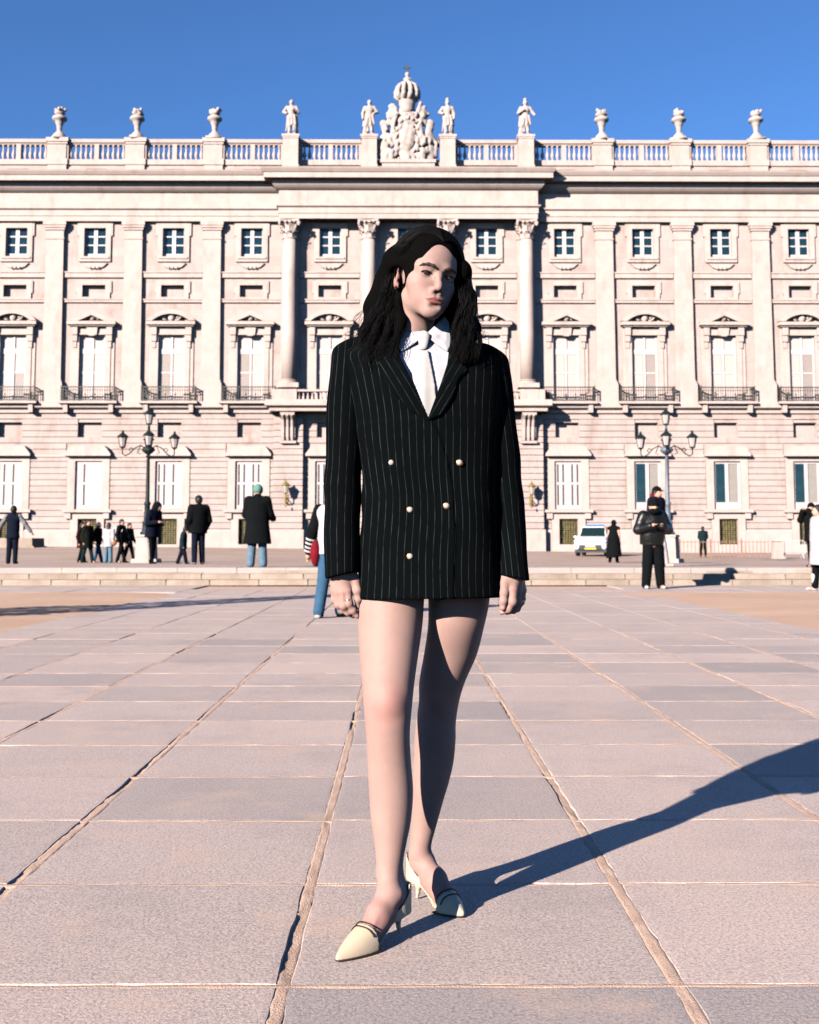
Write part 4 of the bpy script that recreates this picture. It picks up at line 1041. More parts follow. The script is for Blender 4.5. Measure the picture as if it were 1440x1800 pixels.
# police car
def car():
    p = at(1046, 973, 63.0); root = empty('police_car', (p.x, 63.0, tz(p.x, 63)-0.005), R(-16), label='white police car with a blue roof light bar parked by the palace', cat='car')
    CW = mat('white_car_paint', (0.416, 0.411, 0.416), 0.25, spec=0.5); CB = mat('black_plastic', (0.008, 0.010, 0.013), 0.5); CG = mat('car_glass', (0.005, 0.013, 0.013), 0.05, spec=0.7)
    BLUE = mat('blue_lens', (0.02, 0.12, 0.35), 0.2, spec=0.5); TY = mat('tyre', (0.012, 0.012, 0.013), 0.8); RIM = mat('wheel_rim', (0.45, 0.46, 0.48), 0.35, metal=0.8); HL = mat('headlight', (0.7, 0.75, 0.8), 0.08, spec=0.8); YEL = mat('yellow_marking', (0.55, 0.45, 0.03), 0.5); CBL = mat('blue_marking', (0.03, 0.08, 0.35), 0.4)
    s_ = Sdf(); W_ = 0.88                                      # front is at y = -2.15
    s_.box((0, 0, 0.62), (W_, 2.12, 0.30), 0.16, 0.1); s_.box((0, -1.45, 0.80), (W_-0.06, 0.66, 0.22), 0.18, 0.12)
    s_.box((0, 0.1, 0.92), (W_-0.02, 1.7, 0.14), 0.12, 0.1)
    for sx in (-1, 1):
        for y in (-1.32, 1.30):
            s_.cone((sx*1.0, y, 0.33), (sx*0.6, y, 0.33), 0.38, 0.38, 0.02, 's')
    s_.box((0, -2.2, 0.50), (0.62, 0.12, 0.13), 0.05, 0.04, 's')
    s_.build('body', 0.045, CW, root, 1)
    s_ = Sdf(); s_.box((0, 0.42, 1.24), (0.70, 1.35, 0.34), 0.2, 0.05); s_.plane((0, -0.72, 1.35), (0, -0.80, 0.50), 0.08); s_.plane((0, 1.7, 1.3), (0, 0.86, 0.5), 0.08)
    for sx in (-1, 1): s_.plane((sx*0.72, 0, 1.2), (sx*1, 0, 0.22), 0.05)
    cabin = s_.build('cabin', 0.045, CG, root, 1)
    s_ = Sdf(); s_.box((0, 0.40, 1.565), (0.60, 0.98, 0.045), 0.04, 0.02); s_.build('roof', 0.03, CW, cabin, 1)
    for sx in (-1, 1):
        MB().tube([(sx*0.74, -0.98, 1.02), (sx*0.60, -0.50, 1.53)], 0.045, 8).tube([(sx*0.70, 0.45, 1.02), (sx*0.60, 0.45, 1.55)], 0.04, 8).build('pillar', CW, cabin)
        s_ = Sdf(); s_.box((sx*0.96, -0.72, 1.04), (0.10, 0.06, 0.07), 0.04, 0.02); s_.build('mirror', 0.025, CW, root, 1)
        s_ = Sdf(); s_.ell((sx*0.68, -2.06, 0.80), (0.20, 0.12, 0.075), 0.02, rot=Matrix.Rotation(sx*-0.35, 3, 'Z')); s_.build('headlight', 0.025, HL, root, 1)
        MB().box(sx*0.885-0.006, sx*0.885+0.006, -0.8, 1.2, 0.62, 0.80).build('side_band', CBL, root); MB().box(sx*0.886-0.006, sx*0.886+0.006, -0.8, 1.2, 0.52, 0.61).build('side_band', YEL, root)
        for y in (-1.32, 1.30):
            w_ = MB(); pr_ = [(0.21, -0.10), (0.30, -0.11), (0.325, -0.08), (0.33, 0.0), (0.325, 0.08), (0.30, 0.11), (0.21, 0.10)]
            w_.lathe(pr_, n=20); w_.v = [(z, x, y2) for x, y2, z in w_.v]; wh = w_.build('wheel', TY, root, (sx*0.76, y, 0.33), True)
            r_ = MB().lathe([(0.205, -0.08), (0.20, 0.085), (0.10, 0.10), (0.03, 0.11)], n=14); r_.v = [(z*sx, x, y2) for x, y2, z in r_.v]; r_.build('rim', RIM, wh)
    MB().box(-0.50, 0.50, -2.13, -2.06, 0.70, 0.755).box(-0.66, 0.66, -2.10, -2.04, 0.36, 0.60).build('grille', CB, root)
    MB().box(-0.26, 0.26, -2.155, -2.14, 0.50, 0.61).build('number_plate', WHITE, root)
    MB().box(-0.84, 0.84, -2.0, 2.0, 0.20, 0.36).build('underside', CB, root)
    MB().box(-0.30, 0.30, -2.12, -2.105, 0.38, 0.44).build('yellow_strip', YEL, root)
    s_ = Sdf(); s_.box((0, 0.1, 1.67), (0.52, 0.13, 0.05), 0.04, 0.02); s_.box((0, 0.1, 1.615), (0.40, 0.06, 0.03), 0.01, 0.01); s_.build('light_bar', 0.025, BLUE, root, 1)
car()
# ================================================================== PEOPLE IN THE BACKGROUND
SK = mat('skin_far', (0.36, 0.20, 0.145), 0.55, noise=0.1, scale=12)
def cloth(name, col, **kw): return mat('cloth_'+name, col, 0.95, spec=0.06, noise=0.25, scale=14, bump=0.004, bscale=60, **kw)
BLK = cloth('black', (0.0028, 0.0036, 0.0042)); NAVY = cloth('navy', (0.004, 0.006, 0.013)); JEAN = cloth('blue_denim', (0.026, 0.066, 0.115)); LJEAN = cloth('pale_denim', (0.075, 0.125, 0.165))
WHT = cloth('white', (0.33, 0.31, 0.31)); BRN = cloth('brown_black', (0.012, 0.006, 0.006)); DGR = cloth('dark_green', (0.006, 0.008, 0.006)); GRY = cloth('grey', (0.13, 0.13, 0.14)); MINT = cloth('mint', (0.075, 0.165, 0.14)); RED = cloth('dark_red', (0.12, 0.006, 0.012)); HAIR = mat('dark_hair_far', (0.004, 0.003, 0.003), 0.6, noise=0.4, scale=30)
TEAL = cloth('teal', (0.005, 0.015, 0.018)); TAN = cloth('tan', (0.22, 0.10, 0.04)); LEA = mat('black_leather', (0.003, 0.004, 0.004), 0.38, spec=0.3, noise=0.3, scale=9, bump=0.02, bscale=9)
class Pose:
    """joint positions (metres, figure faces -y, stands at the origin)"""
    def __init__(s, H, feet=((-0.06, 0.0), (0.06, 0.0)), lift=(0, 0), armL=None, armR=None, head=(0, 0, 0), lean=(0, 0), knee=((0, -0.01), (0, -0.01))):
        s.H = H; lx, ly = lean
        def P(x, y, z): return np.array((x*H+lx*H*max(0, z-0.5), y*H+ly*H*max(0, z-0.5), z*H))
        s.P = P
        s.head = P(head[0], -0.012+head[1], 0.933+head[2]); s.neck = P(0, 0.008, 0.85); s.chest = P(0, 0, 0.74); s.waist = P(0, 0.0, 0.62); s.pelvis = P(0, 0.0, 0.525)
        s.hip = [P(-0.048, 0, 0.51), P(0.048, 0, 0.51)]; s.sho = [P(-0.108, 0.0, 0.815), P(0.108, 0.0, 0.815)]
        s.ank = [P(feet[i][0], feet[i][1], 0.045+lift[i]) for i in (0, 1)]
        s.knee = [P((feet[i][0]+(-0.048, 0.048)[i])/2+knee[i][0], feet[i][1]*0.45+knee[i][1], 0.28+lift[i]*0.5) for i in (0, 1)]
        dfl = ((0.135, 0.01, 0.64), (0.14, -0.02, 0.49))
        s.arm = []
        for i, a in enumerate((armL, armR)):
            e, h = a or dfl; sx = (-1, 1)[i]
            s.arm.append((P(sx*e[0], e[1], e[2]), P(sx*h[0], h[1], h[2])))
    def body(s, m, par, h):
        H = s.H; f = Sdf()
        f.ell(s.head, (0.048*H, 0.058*H, 0.066*H), 0.01*H).ell(s.head+np.array((0, -0.02, -0.035))*H, (0.034*H, 0.038*H, 0.036*H), 0.02*H)
        f.cone(s.head+np.array((0, -0.056, -0.004))*H, s.head+np.array((0, -0.066, -0.018))*H, 0.006*H, 0.010*H, 0.01*H)
        for sx in (-1, 1): f.ell(s.head+np.array((sx*0.048, 0.006, -0.008))*H, (0.008*H, 0.012*H, 0.018*H), 0.006*H)
        f.cone(s.neck-np.array((0, 0, 0.03))*H, s.head-np.array((0, -0.01, 0.03))*H, 0.034*H, 0.030*H, 0.02*H)
        f.cone(s.chest, s.waist, 0.075*H, 0.066*H, 0.05*H).cone(s.waist, s.pelvis, 0.066*H, 0.078*H, 0.05*H)
        for i in (0, 1):
            e, w_ = s.arm[i]; d = (w_-e)/np.linalg.norm(w_-e)
            f.chain([s.sho[i], e, w_], [0.034*H, 0.026*H, 0.018*H], 0.02*H)
            f.cone(w_, w_+d*0.045*H, 0.017*H, 0.021*H, 0.01*H)
            for q in range(4): f.cone(w_+d*0.045*H+np.array(((q-1.5)*0.008, 0, 0))*H, w_+d*(0.085+0.008*(q in (1, 2)))*H+np.array(((q-1.5)*0.009, -0.01, 0))*H, 0.006*H, 0.005*H, 0.004*H)
            f.cone(w_+d*0.015*H, w_+d*0.05*H+np.array((0, -0.026, 0))*H, 0.008*H, 0.006*H, 0.006*H)
            f.chain([s.hip[i], s.knee[i], s.ank[i]], [0.05*H, 0.034*H, 0.022*H], 0.02*H)
            f.cone(s.ank[i]-np.array((0, 0, 0.015))*H, s.ank[i]+np.array((0, -0.075, -0.028))*H, 0.022*H, 0.016*H, 0.02*H)
        return f.build('body', h, m, par, 1)
    def trousers(s, m, par, h, r=(0.058, 0.046, 0.040), drop=0.0):
        H = s.H; f = Sdf().cone(s.pelvis+np.array((-0.03, 0, 0.02))*H, s.pelvis+np.array((0.03, 0, 0.02))*H, 0.072*H, 0.072*H, 0.03*H)
        for i in (0, 1): f.chain([s.hip[i], s.knee[i], s.ank[i]-np.array((0, 0, drop))*H], [r[0]*H, r[1]*H, r[2]*H], 0.012*H)
        return f.build('trousers', h, m, par, 1)
    def shoes(s, m, par, h, turn=(-0.15, 0.15)):
        H = s.H
        for i in (0, 1):
            a = s.ank[i]; z = a[2]-0.045*H; c, n_ = math.cos(turn[i]), math.sin(turn[i])
            t = np.array((a[0]+n_*0.085*H, a[1]-c*0.085*H, z+0.018*H))
            f = Sdf().cone((a[0], a[1]+0.012*H, z+0.022*H), t, 0.026*H, 0.020*H, 0.01*H).cone((a[0], a[1], z+0.02*H), (a[0], a[1], z+0.05*H), 0.028*H, 0.025*H, 0.015*H).plane((0, 0, z), (0, 0, -1))
            f.build('shoe', h*0.8, m[i] if isinstance(m, tuple) else m, par, 1)
    def top(s, m, par, h, hem=0.47, r=(0.092, 0.082, 0.10), sl=(0.048, 0.040, 0.034), name='jacket', collar=True, split=0.0, sleeves=True, depth=0.72):
        H = s.H; f = Sdf(); fl = ((0, 1, 0), depth)
        f.cone(s.sho[0]+np.array((0.03, 0, -0.02))*H, s.sho[1]+np.array((-0.03, 0, -0.02))*H, 0.058*H, 0.058*H, 0.05*H)
        f.cone(s.chest, s.waist, r[0]*1.22*H, r[1]*1.22*H, 0.05*H, flat=fl)
        b = s.pelvis.copy(); b[2] = hem*H; f.cone(s.waist, b, r[1]*1.22*H, r[2]*1.22*H, 0.05*H, flat=fl)
        if collar: f.cone(s.neck-np.array((0, 0, 0.02))*H, s.neck+np.array((0, 0.004, 0.015))*H, 0.05*H, 0.042*H, 0.02*H)
        f.plane(b, (0, 0, -1), 0.004)
        if sleeves:
            for i in (0, 1):
                e, w_ = s.arm[i]; f.chain([s.sho[i], e, w_], [sl[0]*1.1*H, sl[1]*H, sl[2]*H], 0.02*H)
        return f.build(name, h, m, par, 1)
    def sleeve_only(s, m, par, h, r=(0.046, 0.038, 0.032)):
        for i in (0, 1):
            e, w_ = s.arm[i]; Sdf().chain([s.sho[i], e, w_], [r[0]*s.H, r[1]*s.H, r[2]*s.H], 0.02*s.H).build('sleeve', h, m, par, 1)
    def hair(s, m, par, h, long_=0.0, grow=1.0):
        H = s.H; f = Sdf().ell(s.head+np.array((0, 0.006, 0.008))*H, (0.055*H*grow, 0.064*H*grow, 0.070*H*grow), 0.01*H)
        if long_: f.cone(s.head+np.array((0, 0.03, 0))*H, s.head+np.array((0, 0.045, -long_))*H, 0.052*H, 0.058*H, 0.02*H, flat=((0, 1, 0), 0.6))
        f.plane(s.head+np.array((0, -0.036, 0.018))*H, (0, -1, -0.55), 0.01*H)
        return f.build('hair', h, m, par, 1)
    def cap(s, m, par, h, name='cap', brim=None, low=0.012, grow=1.0):
        H = s.H; f = Sdf().ell(s.head+np.array((0, 0.002, 0.012))*H, (0.058*H*grow, 0.066*H*grow, 0.070*H*grow), 0.01*H).plane(s.head+np.array((0, 0, low))*H, (0, 0.1, -1), 0.004)
        if brim is not None: f.cone(s.head+np.array((0, 0, low+0.006))*H, s.head+np.array((math.sin(brim)*0.085, -math.cos(brim)*0.085, low+0.002))*H, 0.03*H, 0.022*H, 0.01*H, flat=((0, 0, 1), 0.3))
        return f.build(name, h, m, par, 1)
def person(u, Y, yaw, label, v=None, group=None):
    p = at(u, v or 990, Y); z = tz(p.x, Y) if Y > 25.9 else 0.0
    return empty('person', (p.x, Y, z), R(yaw), label=label, cat='person', group=group)
VX = 0.018
# far left, seen from behind, arms held away from the body
q = person(21, 34, 180, 'person from behind at the far left, dark vest, pale sleeves, arms held out'); s = Pose(1.72, armL=((0.20, 0.0, 0.70), (0.30, -0.02, 0.56)), armR=((0.19, 0.0, 0.70), (0.26, -0.03, 0.57)), feet=((-0.05, 0), (0.06, 0.02)))
s.body(SK, q, VX); s.trousers(NAVY, q, VX); s.shoes(BLK, q, VX); s.sleeve_only(GRY, q, VX); s.top(NAVY, q, VX, 0.44, sleeves=False, name='vest'); s.hair(HAIR, q, VX)
# the walking group
W1 = ((-0.05, -0.13), (0.05, 0.12)); W2 = ((-0.05, 0.12), (0.05, -0.12)); LW = (0, 0.015)
def walker(u, Y, H, yaw, lab, coat, leg, hem, feet, shoe=BLK, long_=0.0, r=(0.092, 0.082, 0.10), hairm=HAIR, tr=(0.058, 0.046, 0.040)):
    q = person(u, Y, yaw, lab); s = Pose(H, feet=feet, armL=((0.13, 0.04, 0.64), (0.13, 0.0, 0.49)), armR=((0.13, -0.03, 0.64), (0.13, -0.10, 0.51)))
    s.body(SK, q, VX); s.trousers(leg, q, VX, tr); s.shoes(shoe, q, VX); s.top(coat, q, VX, hem, r); s.hair(hairm, q, VX, long_); return q, s
walker(143, 46.5, 1.62, 70, 'person in a brown-black coat walking at the left end of the group', BRN, BLK, 0.36, W1, r=(0.095, 0.09, 0.125), long_=0.06)
walker(153, 45.5, 1.70, 60, 'person in a long dark green coat walking second from left in the group', DGR, TEAL, 0.34, W2, r=(0.10, 0.095, 0.13))
walker(171.5, 46, 1.62, 80, 'person in a black jacket and blue jeans walking in the group', BLK, JEAN, 0.46, W1, long_=0.09, shoe=GRY)
q, s = walker(190, 45, 1.56, 175, 'person in a white jacket and pale flared jeans walking in the group', WHT, LJEAN, 0.40, ((-0.06, 0), (0.06, 0.03)), long_=0.14, shoe=GRY, tr=(0.06, 0.05, 0.058))
Sdf().ell((-0.24, 0.0, 0.80), (0.10, 0.08, 0.13), 0.02).cone((-0.20, 0, 0.92), (0.05, -0.02, 1.30), 0.016, 0.016, 0.01).build('shoulder_bag', VX, TAN, None, 1, q.location, label='brown shoulder bag on the person in the white jacket', cat='bag').rotation_euler = q.rotation_euler
q, s = walker(212, 46, 1.74, 75, 'person in black with a white backpack walking in the group', BLK, BLK, 0.46, W1)
b_ = Sdf(); b_.box((0, 0.20, 1.22), (0.15, 0.10, 0.22), 0.07, 0.03).box((0, 0.29, 1.13), (0.11, 0.05, 0.11), 0.04, 0.03)
for sx in (-1, 1): b_.chain([(sx*0.10, 0.12, 1.42), (sx*0.13, -0.02, 1.46), (sx*0.14, -0.13, 1.30), (sx*0.13, 0.06, 1.08)], [0.022]*4, 0.01)
b_.build('backpack', VX, WHT, None, 1, q.location, label='white backpack on the back of the walking person in black', cat='backpack').rotation_euler = q.rotation_euler
walker(226, 47, 1.60, 70, 'person in plain black walking at the right end of the group', BLK, BLK, 0.44, W2)
# hooded figure looking down
q = person(266, 33, 60, 'hooded person in dark clothes looking down, beside the left street lamp'); s = Pose(1.80, feet=((-0.06, -0.05), (0.06, 0.06)), armL=((0.15, -0.02, 0.64), (0.07, -0.14, 0.66)), armR=((0.15, -0.02, 0.64), (0.07, -0.15, 0.64)), head=(0, -0.045, -0.02), lean=(0, -0.12))
s.body(SK, q, VX); s.trousers(BLK, q, VX); s.shoes((BLK, WHT), q, VX); s.top(NAVY, q, VX, 0.42, r=(0.105, 0.10, 0.115))
f = Sdf().ell(s.head+np.array((0, 0.012, 0.012)), (0.125, 0.14, 0.145), 0.02).cone(s.neck, s.head, 0.10, 0.10, 0.05).ell(s.head+np.array((0, -0.13, -0.03)), (0.075, 0.09, 0.09), 0.02, 's'); f.build('hood', VX, BLK, q, 1)
for sx in (-1, 1): MB().tube([tuple(s.hip[0]+np.array((-0.10, 0, -0.05))), tuple(s.knee[0]+np.array((-0.085, 0, 0))), tuple(s.ank[0]+np.array((-0.072, 0, 0.05)))], 0.012, 5).build('trouser_stripe', WHT, q) if sx < 0 else None
# child
q = person(321, 31.6, 95, 'small child in a teal coat walking beside the person in sunglasses'); s = Pose(1.02, feet=((-0.05, -0.10), (0.05, 0.14)), head=(0, -0.02, 0.0), lean=(0, -0.08))
s.body(SK, q, 0.014); s.trousers(NAVY, q, 0.014, (0.066, 0.055, 0.05)); s.shoes(BLK, q, 0.014); s.top(TEAL, q, 0.014, 0.40, r=(0.11, 0.105, 0.125), sl=(0.058, 0.05, 0.045)); s.hair(HAIR, q, 0.014, grow=1.12)
# man with flat cap and sunglasses
q = person(348, 30.5, -150, 'person in a black jacket, cap and sunglasses beside the small child'); s = Pose(1.82, feet=((-0.065, 0.0), (0.07, 0.04)), armL=((0.15, 0.02, 0.64), (0.13, -0.07, 0.52)), armR=((0.15, 0.02, 0.64), (0.12, -0.07, 0.52)))
s.body(SK, q, VX); s.trousers(NAVY, q, VX); s.shoes(GRY, q, VX); s.top(BLK, q, VX, 0.45, r=(0.112, 0.105, 0.108), sl=(0.056, 0.05, 0.044)); s.hair(HAIR, q, VX); s.cap(TEAL, q, VX, brim=-0.9, low=0.022)
f = Sdf()
for sx in (-1, 1): f.ell(s.head+np.array((sx*0.042, -0.095, 0.008)), (0.035, 0.02, 0.026), 0.01)
f.build('sunglasses', 0.012, BLK, q, 1)
# man in long black coat and mint cap, from behind
q = person(452, 26.45, 180, 'person seen from behind in a long black coat, mint knitted cap and pale jeans'); s = Pose(1.90, feet=((-0.075, 0.0), (0.08, 0.0)), armL=((0.15, -0.03, 0.64), (0.17, -0.14, 0.60)), armR=((0.15, -0.04, 0.645), (0.12, -0.15, 0.62)))
s.body(SK, q, VX); s.trousers(LJEAN, q, VX, (0.058, 0.052, 0.05)); s.shoes(BRN, q, VX); s.top(BLK, q, VX, 0.285, r=(0.108, 0.105, 0.142), sl=(0.054, 0.048, 0.043)); s.cap(MINT, q, VX, 'knitted_cap', low=-0.03, grow=1.06)
# person half hidden behind the woman
q = person(584, 14.5, 165, 'person half hidden behind the woman, white top, jeans and striped black sleeve', 1083); s = Pose(1.66, feet=((-0.055, -0.03), (0.06, 0.14)), armL=((0.145, 0.0, 0.65), (0.15, -0.02, 0.50)), armR=((0.155, 0.01, 0.655), (0.195, -0.02, 0.50)))
s.body(SK, q, 0.013); s.trousers(JEAN, q, 0.013, (0.060, 0.046, 0.042)); s.shoes((BLK, WHT), q, 0.013); s.top(WHT, q, 0.013, 0.475, sleeves=False, name='white_top', r=(0.088, 0.084, 0.098), depth=0.8); s.hair(HAIR, q, 0.013, 0.12)
e, w_ = s.arm[1]; f = Sdf().chain([s.sho[1]+np.array((0.0, 0, 0.0)), e, w_], [0.078, 0.075, 0.060], 0.02); f.build('sleeve', 0.013, BLK, q, 1)
e, w_ = s.arm[0]; Sdf().chain([s.sho[0], e, w_], [0.078, 0.075, 0.060], 0.02).build('sleeve', 0.013, BLK, q, 1)
e, w_ = s.arm[1]
for t in (0.40, 0.60, 0.80, 0.98):
    c = e+(w_-e)*t; d = (w_-e)/np.linalg.norm(w_-e); r_ = 0.0765-0.0145*t
    MB().tube([tuple(c-d*0.011), tuple(c+d*0.011)], r_+0.003, 14).build('sleeve_stripe', WHT, q)
f = Sdf().ell((0.20, 0.05, 0.80), (0.075, 0.10, 0.17), 0.03).cone((0.19, 0.03, 0.95), (-0.05, -0.05, 1.34), 0.014, 0.014, 0.01); f.build('handbag', 0.013, RED, None, 1, q.location, label='red shoulder bag on the person behind the woman', cat='bag').rotation_euler = q.rotation_euler
# cloaked figure with red shoe
q = person(1080, 45, 150, 'person in a long black cloak and hood with one red shoe, beside the police car'); s = Pose(1.66, feet=((-0.05, -0.06), (0.09, 0.05)))
s.body(SK, q, VX); s.trousers(BLK, q, VX); s.shoes((BLK, RED), q, VX); f = Sdf(); H = s.H
f.cone((0, 0, 0.83*H), (0, 0.02, 0.60*H), 0.085*H, 0.135*H, 0.06).cone((0, 0.02, 0.60*H), (0.0, 0.03, 0.16*H), 0.135*H, 0.19*H, 0.06).cone(s.sho[0], s.sho[1], 0.05*H, 0.05*H, 0.05).plane((0, 0, 0.13*H), (-0.12, 0, -1), 0.01); f.build('cloak', VX, BLK, q, 1)
s.cap(BLK, q, VX, 'hood', low=-0.05, grow=1.1)
# person in puffed leather jacket, close to the steps
q = person(1149, 23.1, 6, 'person in a shiny black leather jacket and beanie at the foot of the steps', 1038); s = Pose(1.80, feet=((-0.085, 0.0), (0.085, 0.0)), armL=((0.175, -0.02, 0.66), (0.075, -0.15, 0.70)), armR=((0.175, -0.02, 0.66), (0.075, -0.15, 0.70)), head=(0, -0.03, -0.01), lean=(0, -0.05))
s.body(SK, q, 0.015); s.trousers(BLK, q, 0.015, (0.066, 0.060, 0.050)); s.shoes(WHT, q, 0.015); s.top(LEA, q, 0.015, 0.485, r=(0.108, 0.108, 0.098), sl=(0.058, 0.054, 0.044)); s.cap(BLK, q, 0.015, 'beanie', low=0.0, grow=1.06)
c_ = s.pelvis.copy(); c_[2] = 0.478*s.H; Sdf().cone(c_, c_+np.array((0, 0, 0.02)), 0.17, 0.17, 0.01, flat=((0, 1, 0), 0.66)).plane(c_, (0, 0, -1)).build('shirt_hem', 0.013, GRY, q, 1)
f = Sdf().ell(s.head+np.array((0, -0.05, -0.10)), (0.11, 0.09, 0.07), 0.02); f.build('scarf', 0.013, BLK, q, 1)
# tall person with cap and red scarf just behind
q = person(1156, 27.2, 50, 'tall person with a black cap, red scarf and white trousers behind the leather jacket'); s = Pose(1.90, feet=((-0.05, 0), (0.16, -0.04)))
s.body(SK, q, VX); s.trousers(WHT, q, VX); s.shoes(WHT, q, VX); s.top(NAVY, q, VX, 0.44, r=(0.115, 0.11, 0.115), sl=(0.06, 0.054, 0.046)); s.hair(HAIR, q, VX); s.cap(BLK, q, VX, brim=0.0, low=0.016)
Sdf().cone(s.neck+np.array((0, 0.02, 0.0)), s.neck+np.array((0, 0.05, 0.09)), 0.09, 0.085, 0.02).build('scarf', VX, RED, q, 1)
Sdf().ell(s.head+np.array((0, -0.10, 0.06)), (0.025, 0.02, 0.022), 0.01).build('cap_badge', 0.012, mat('yellow_badge', (0.4, 0.32, 0.03), 0.5), q, 1)
# guard by the fence
q = person(1237, 60.5, 180, 'small distant person in a dark teal jacket standing behind the iron fence'); s = Pose(1.62, feet=((-0.08, 0), (0.085, 0)), armL=((0.14, 0, 0.65), (0.06, -0.10, 0.54)), armR=((0.14, 0, 0.65), (0.06, -0.10, 0.54)))
s.body(SK, q, 0.022); s.trousers(BLK, q, 0.022); s.shoes(BLK, q, 0.022); s.top(TEAL, q, 0.022, 0.46, r=(0.11, 0.10, 0.10)); s.hair(HAIR, q, 0.022)
# the two at the right edge
q = person(1430, 26.8, -60, 'person in black with both hands raised to the face at the right edge'); s = Pose(1.50, feet=((-0.05, 0.02), (0.05, -0.03)), armL=((0.17, -0.06, 0.74), (0.05, -0.14, 0.88)), armR=((0.17, -0.06, 0.74), (0.05, -0.14, 0.88)))
s.body(SK, q, VX); s.trousers(BLK, q, VX); s.shoes(BLK, q, VX); s.top(BLK, q, VX, 0.40, r=(0.11, 0.10, 0.12), sl=(0.058, 0.052, 0.046)); s.hair(HAIR, q, VX); s.cap(BLK, q, VX, brim=0.0)
q = person(1444, 22.2, -90, 'person in a long white coat and white boots at the right edge', 1038); s = Pose(1.66, feet=((-0.06, -0.05), (0.06, 0.04)))
s.body(SK, q, VX); s.trousers(BLK, q, VX); s.shoes(WHT, q, VX); s.top(WHT, q, VX, 0.30, r=(0.115, 0.11, 0.135), sl=(0.058, 0.052, 0.046)); s.hair(HAIR, q, VX, 0.08)
Sdf().chain([s.ank[0]+np.array((0, 0, 0.22)), s.ank[0]], [0.07, 0.06], 0.01).build('boot', VX, WHT, q, 1)
# ================================================================== THE WOMAN
YT = 2.93
root = empty('person', (0.05, YT, 0), label='woman with long dark hair in an oversized black pinstripe blazer, white shirt and tie', cat='person')
RL = np.array((0.05, YT, 0.0))
def W(u, v, Y): return np.array(at(u, v, Y))-RL
PXM = YT/2000.0
# ---- materials
def skin_material():
    m = mat('fair_skin', (0.205, 0.136, 0.117), 0.6, spec=0.16, col2=(0.232, 0.150, 0.128), scale=14, bump=0.0004, bscale=400, sss=0.25)
    t = m.node_tree; N = t.nodes; L = t.links; p = N['Principled BSDF']; src = p.inputs['Base Color'].links[0].from_socket
    for nm, c in (('lip', (0.150, 0.047, 0.043)), ('flush', (0.235, 0.095, 0.082)), ('nail', (0.30, 0.20, 0.175))):
        at_ = N.new('ShaderNodeAttribute'); at_.attribute_name = nm
        mx = N.new('ShaderNodeMix'); mx.data_type = 'RGBA'; mx.inputs['B'].default_value = (*c, 1)
        L.new(at_.outputs['Fac'], mx.inputs['Factor']); L.new(src, mx.inputs['A']); src = mx.outputs['Result']
    L.new(src, p.inputs['Base Color']); return m
SKIN = skin_material()
def pinstripe_material():
    m = mat('pinstripe_wool', (0.0012, 0.0018, 0.0021), 0.95, spec=0.02, bump=0.0006, bscale=900)
    t = m.node_tree; N = t.nodes; L = t.links; p = N['Principled BSDF']
    a = N.new('ShaderNodeAttribute'); a.attribute_name = 'stripe'
    def mth(op, x, y=None, z=None):
        n = N.new('ShaderNodeMath'); n.operation = op
        for i, q in enumerate((x, y, z)):
            if q is None: continue
            if isinstance(q, (int, float)): n.inputs[i].default_value = q
            else: L.new(q, n.inputs[i])
        return n.outputs[0]
    fr = mth('FRACT', mth('DIVIDE', a.outputs['Fac'], 0.0172)); dd = mth('ABSOLUTE', mth('SUBTRACT', fr, 0.5))
    line = mth('LESS_THAN', dd, 0.034)
    tc = N.new('ShaderNodeTexCoord'); n = N.new('ShaderNodeTexNoise'); n.inputs['Scale'].default_value = 26; n.inputs['Detail'].default_value = 2; L.new(tc.outputs['Object'], n.inputs['Vector'])
    mr = N.new('ShaderNodeMapRange'); mr.inputs['From Min'].default_value = 0.40; mr.inputs['From Max'].default_value = 0.60; mr.inputs['To Min'].default_value = 0.30; L.new(n.outputs['Fac'], mr.inputs['Value'])
    mx = N.new('ShaderNodeMix'); mx.data_type = 'RGBA'; mx.inputs['A'].default_value = (0.0012, 0.0018, 0.0021, 1); mx.inputs['B'].default_value = (0.019, 0.024, 0.025, 1)
    L.new(mth('MULTIPLY', line, mr.outputs[0]), mx.inputs['Factor']); L.new(mx.outputs['Result'], p.inputs['Base Color']); return m
PIN = pinstripe_material()
SHIRT = mat('white_cotton', (0.262, 0.262, 0.285), 0.8, spec=0.2, noise=0.05, scale=20, bump=0.0010, bscale=55)
TIE = mat('ivory_silk', (0.285, 0.278, 0.265), 0.6, spec=0.3, noise=0.06, scale=30, bump=0.0006, bscale=500)
HAIRM = mat('black_brown_hair', (0.0014, 0.0013, 0.0013), 0.6, spec=0.08, noise=0.4, scale=60); HAIRU = mat('under_hair', (0.0014, 0.0013, 0.0013), 0.9, spec=0.02)
BROWM = mat('brow_hair', (0.016, 0.009, 0.006), 0.7, noise=0.4, scale=200)
CREAM = mat('cream_leather', (0.36, 0.292, 0.205), 0.45, spec=0.4, noise=0.08, scale=25, bump=0.0004, bscale=300)
PIPE = mat('black_piping', (0.006, 0.005, 0.005), 0.5); SOLEM = mat('dark_sole', (0.02, 0.014, 0.010), 0.6)
PEARL = mat('pearl', (0.26, 0.225, 0.20), 0.2, spec=0.8); GOLD = mat('gold_rim', (0.40, 0.22, 0.06), 0.3, metal=1.0); STEEL = mat('ring_metal', (0.45, 0.44, 0.43), 0.2, metal=1.0)
def attr(me, name, vals):
    a = me.attributes.new(name, 'FLOAT', 'POINT'); a.data.foreach_set('value', np.asarray(vals, np.float32))
def sstep(a, b, x): t = np.clip((x-a)/(b-a), 0, 1); return t*t*(3-2*t)

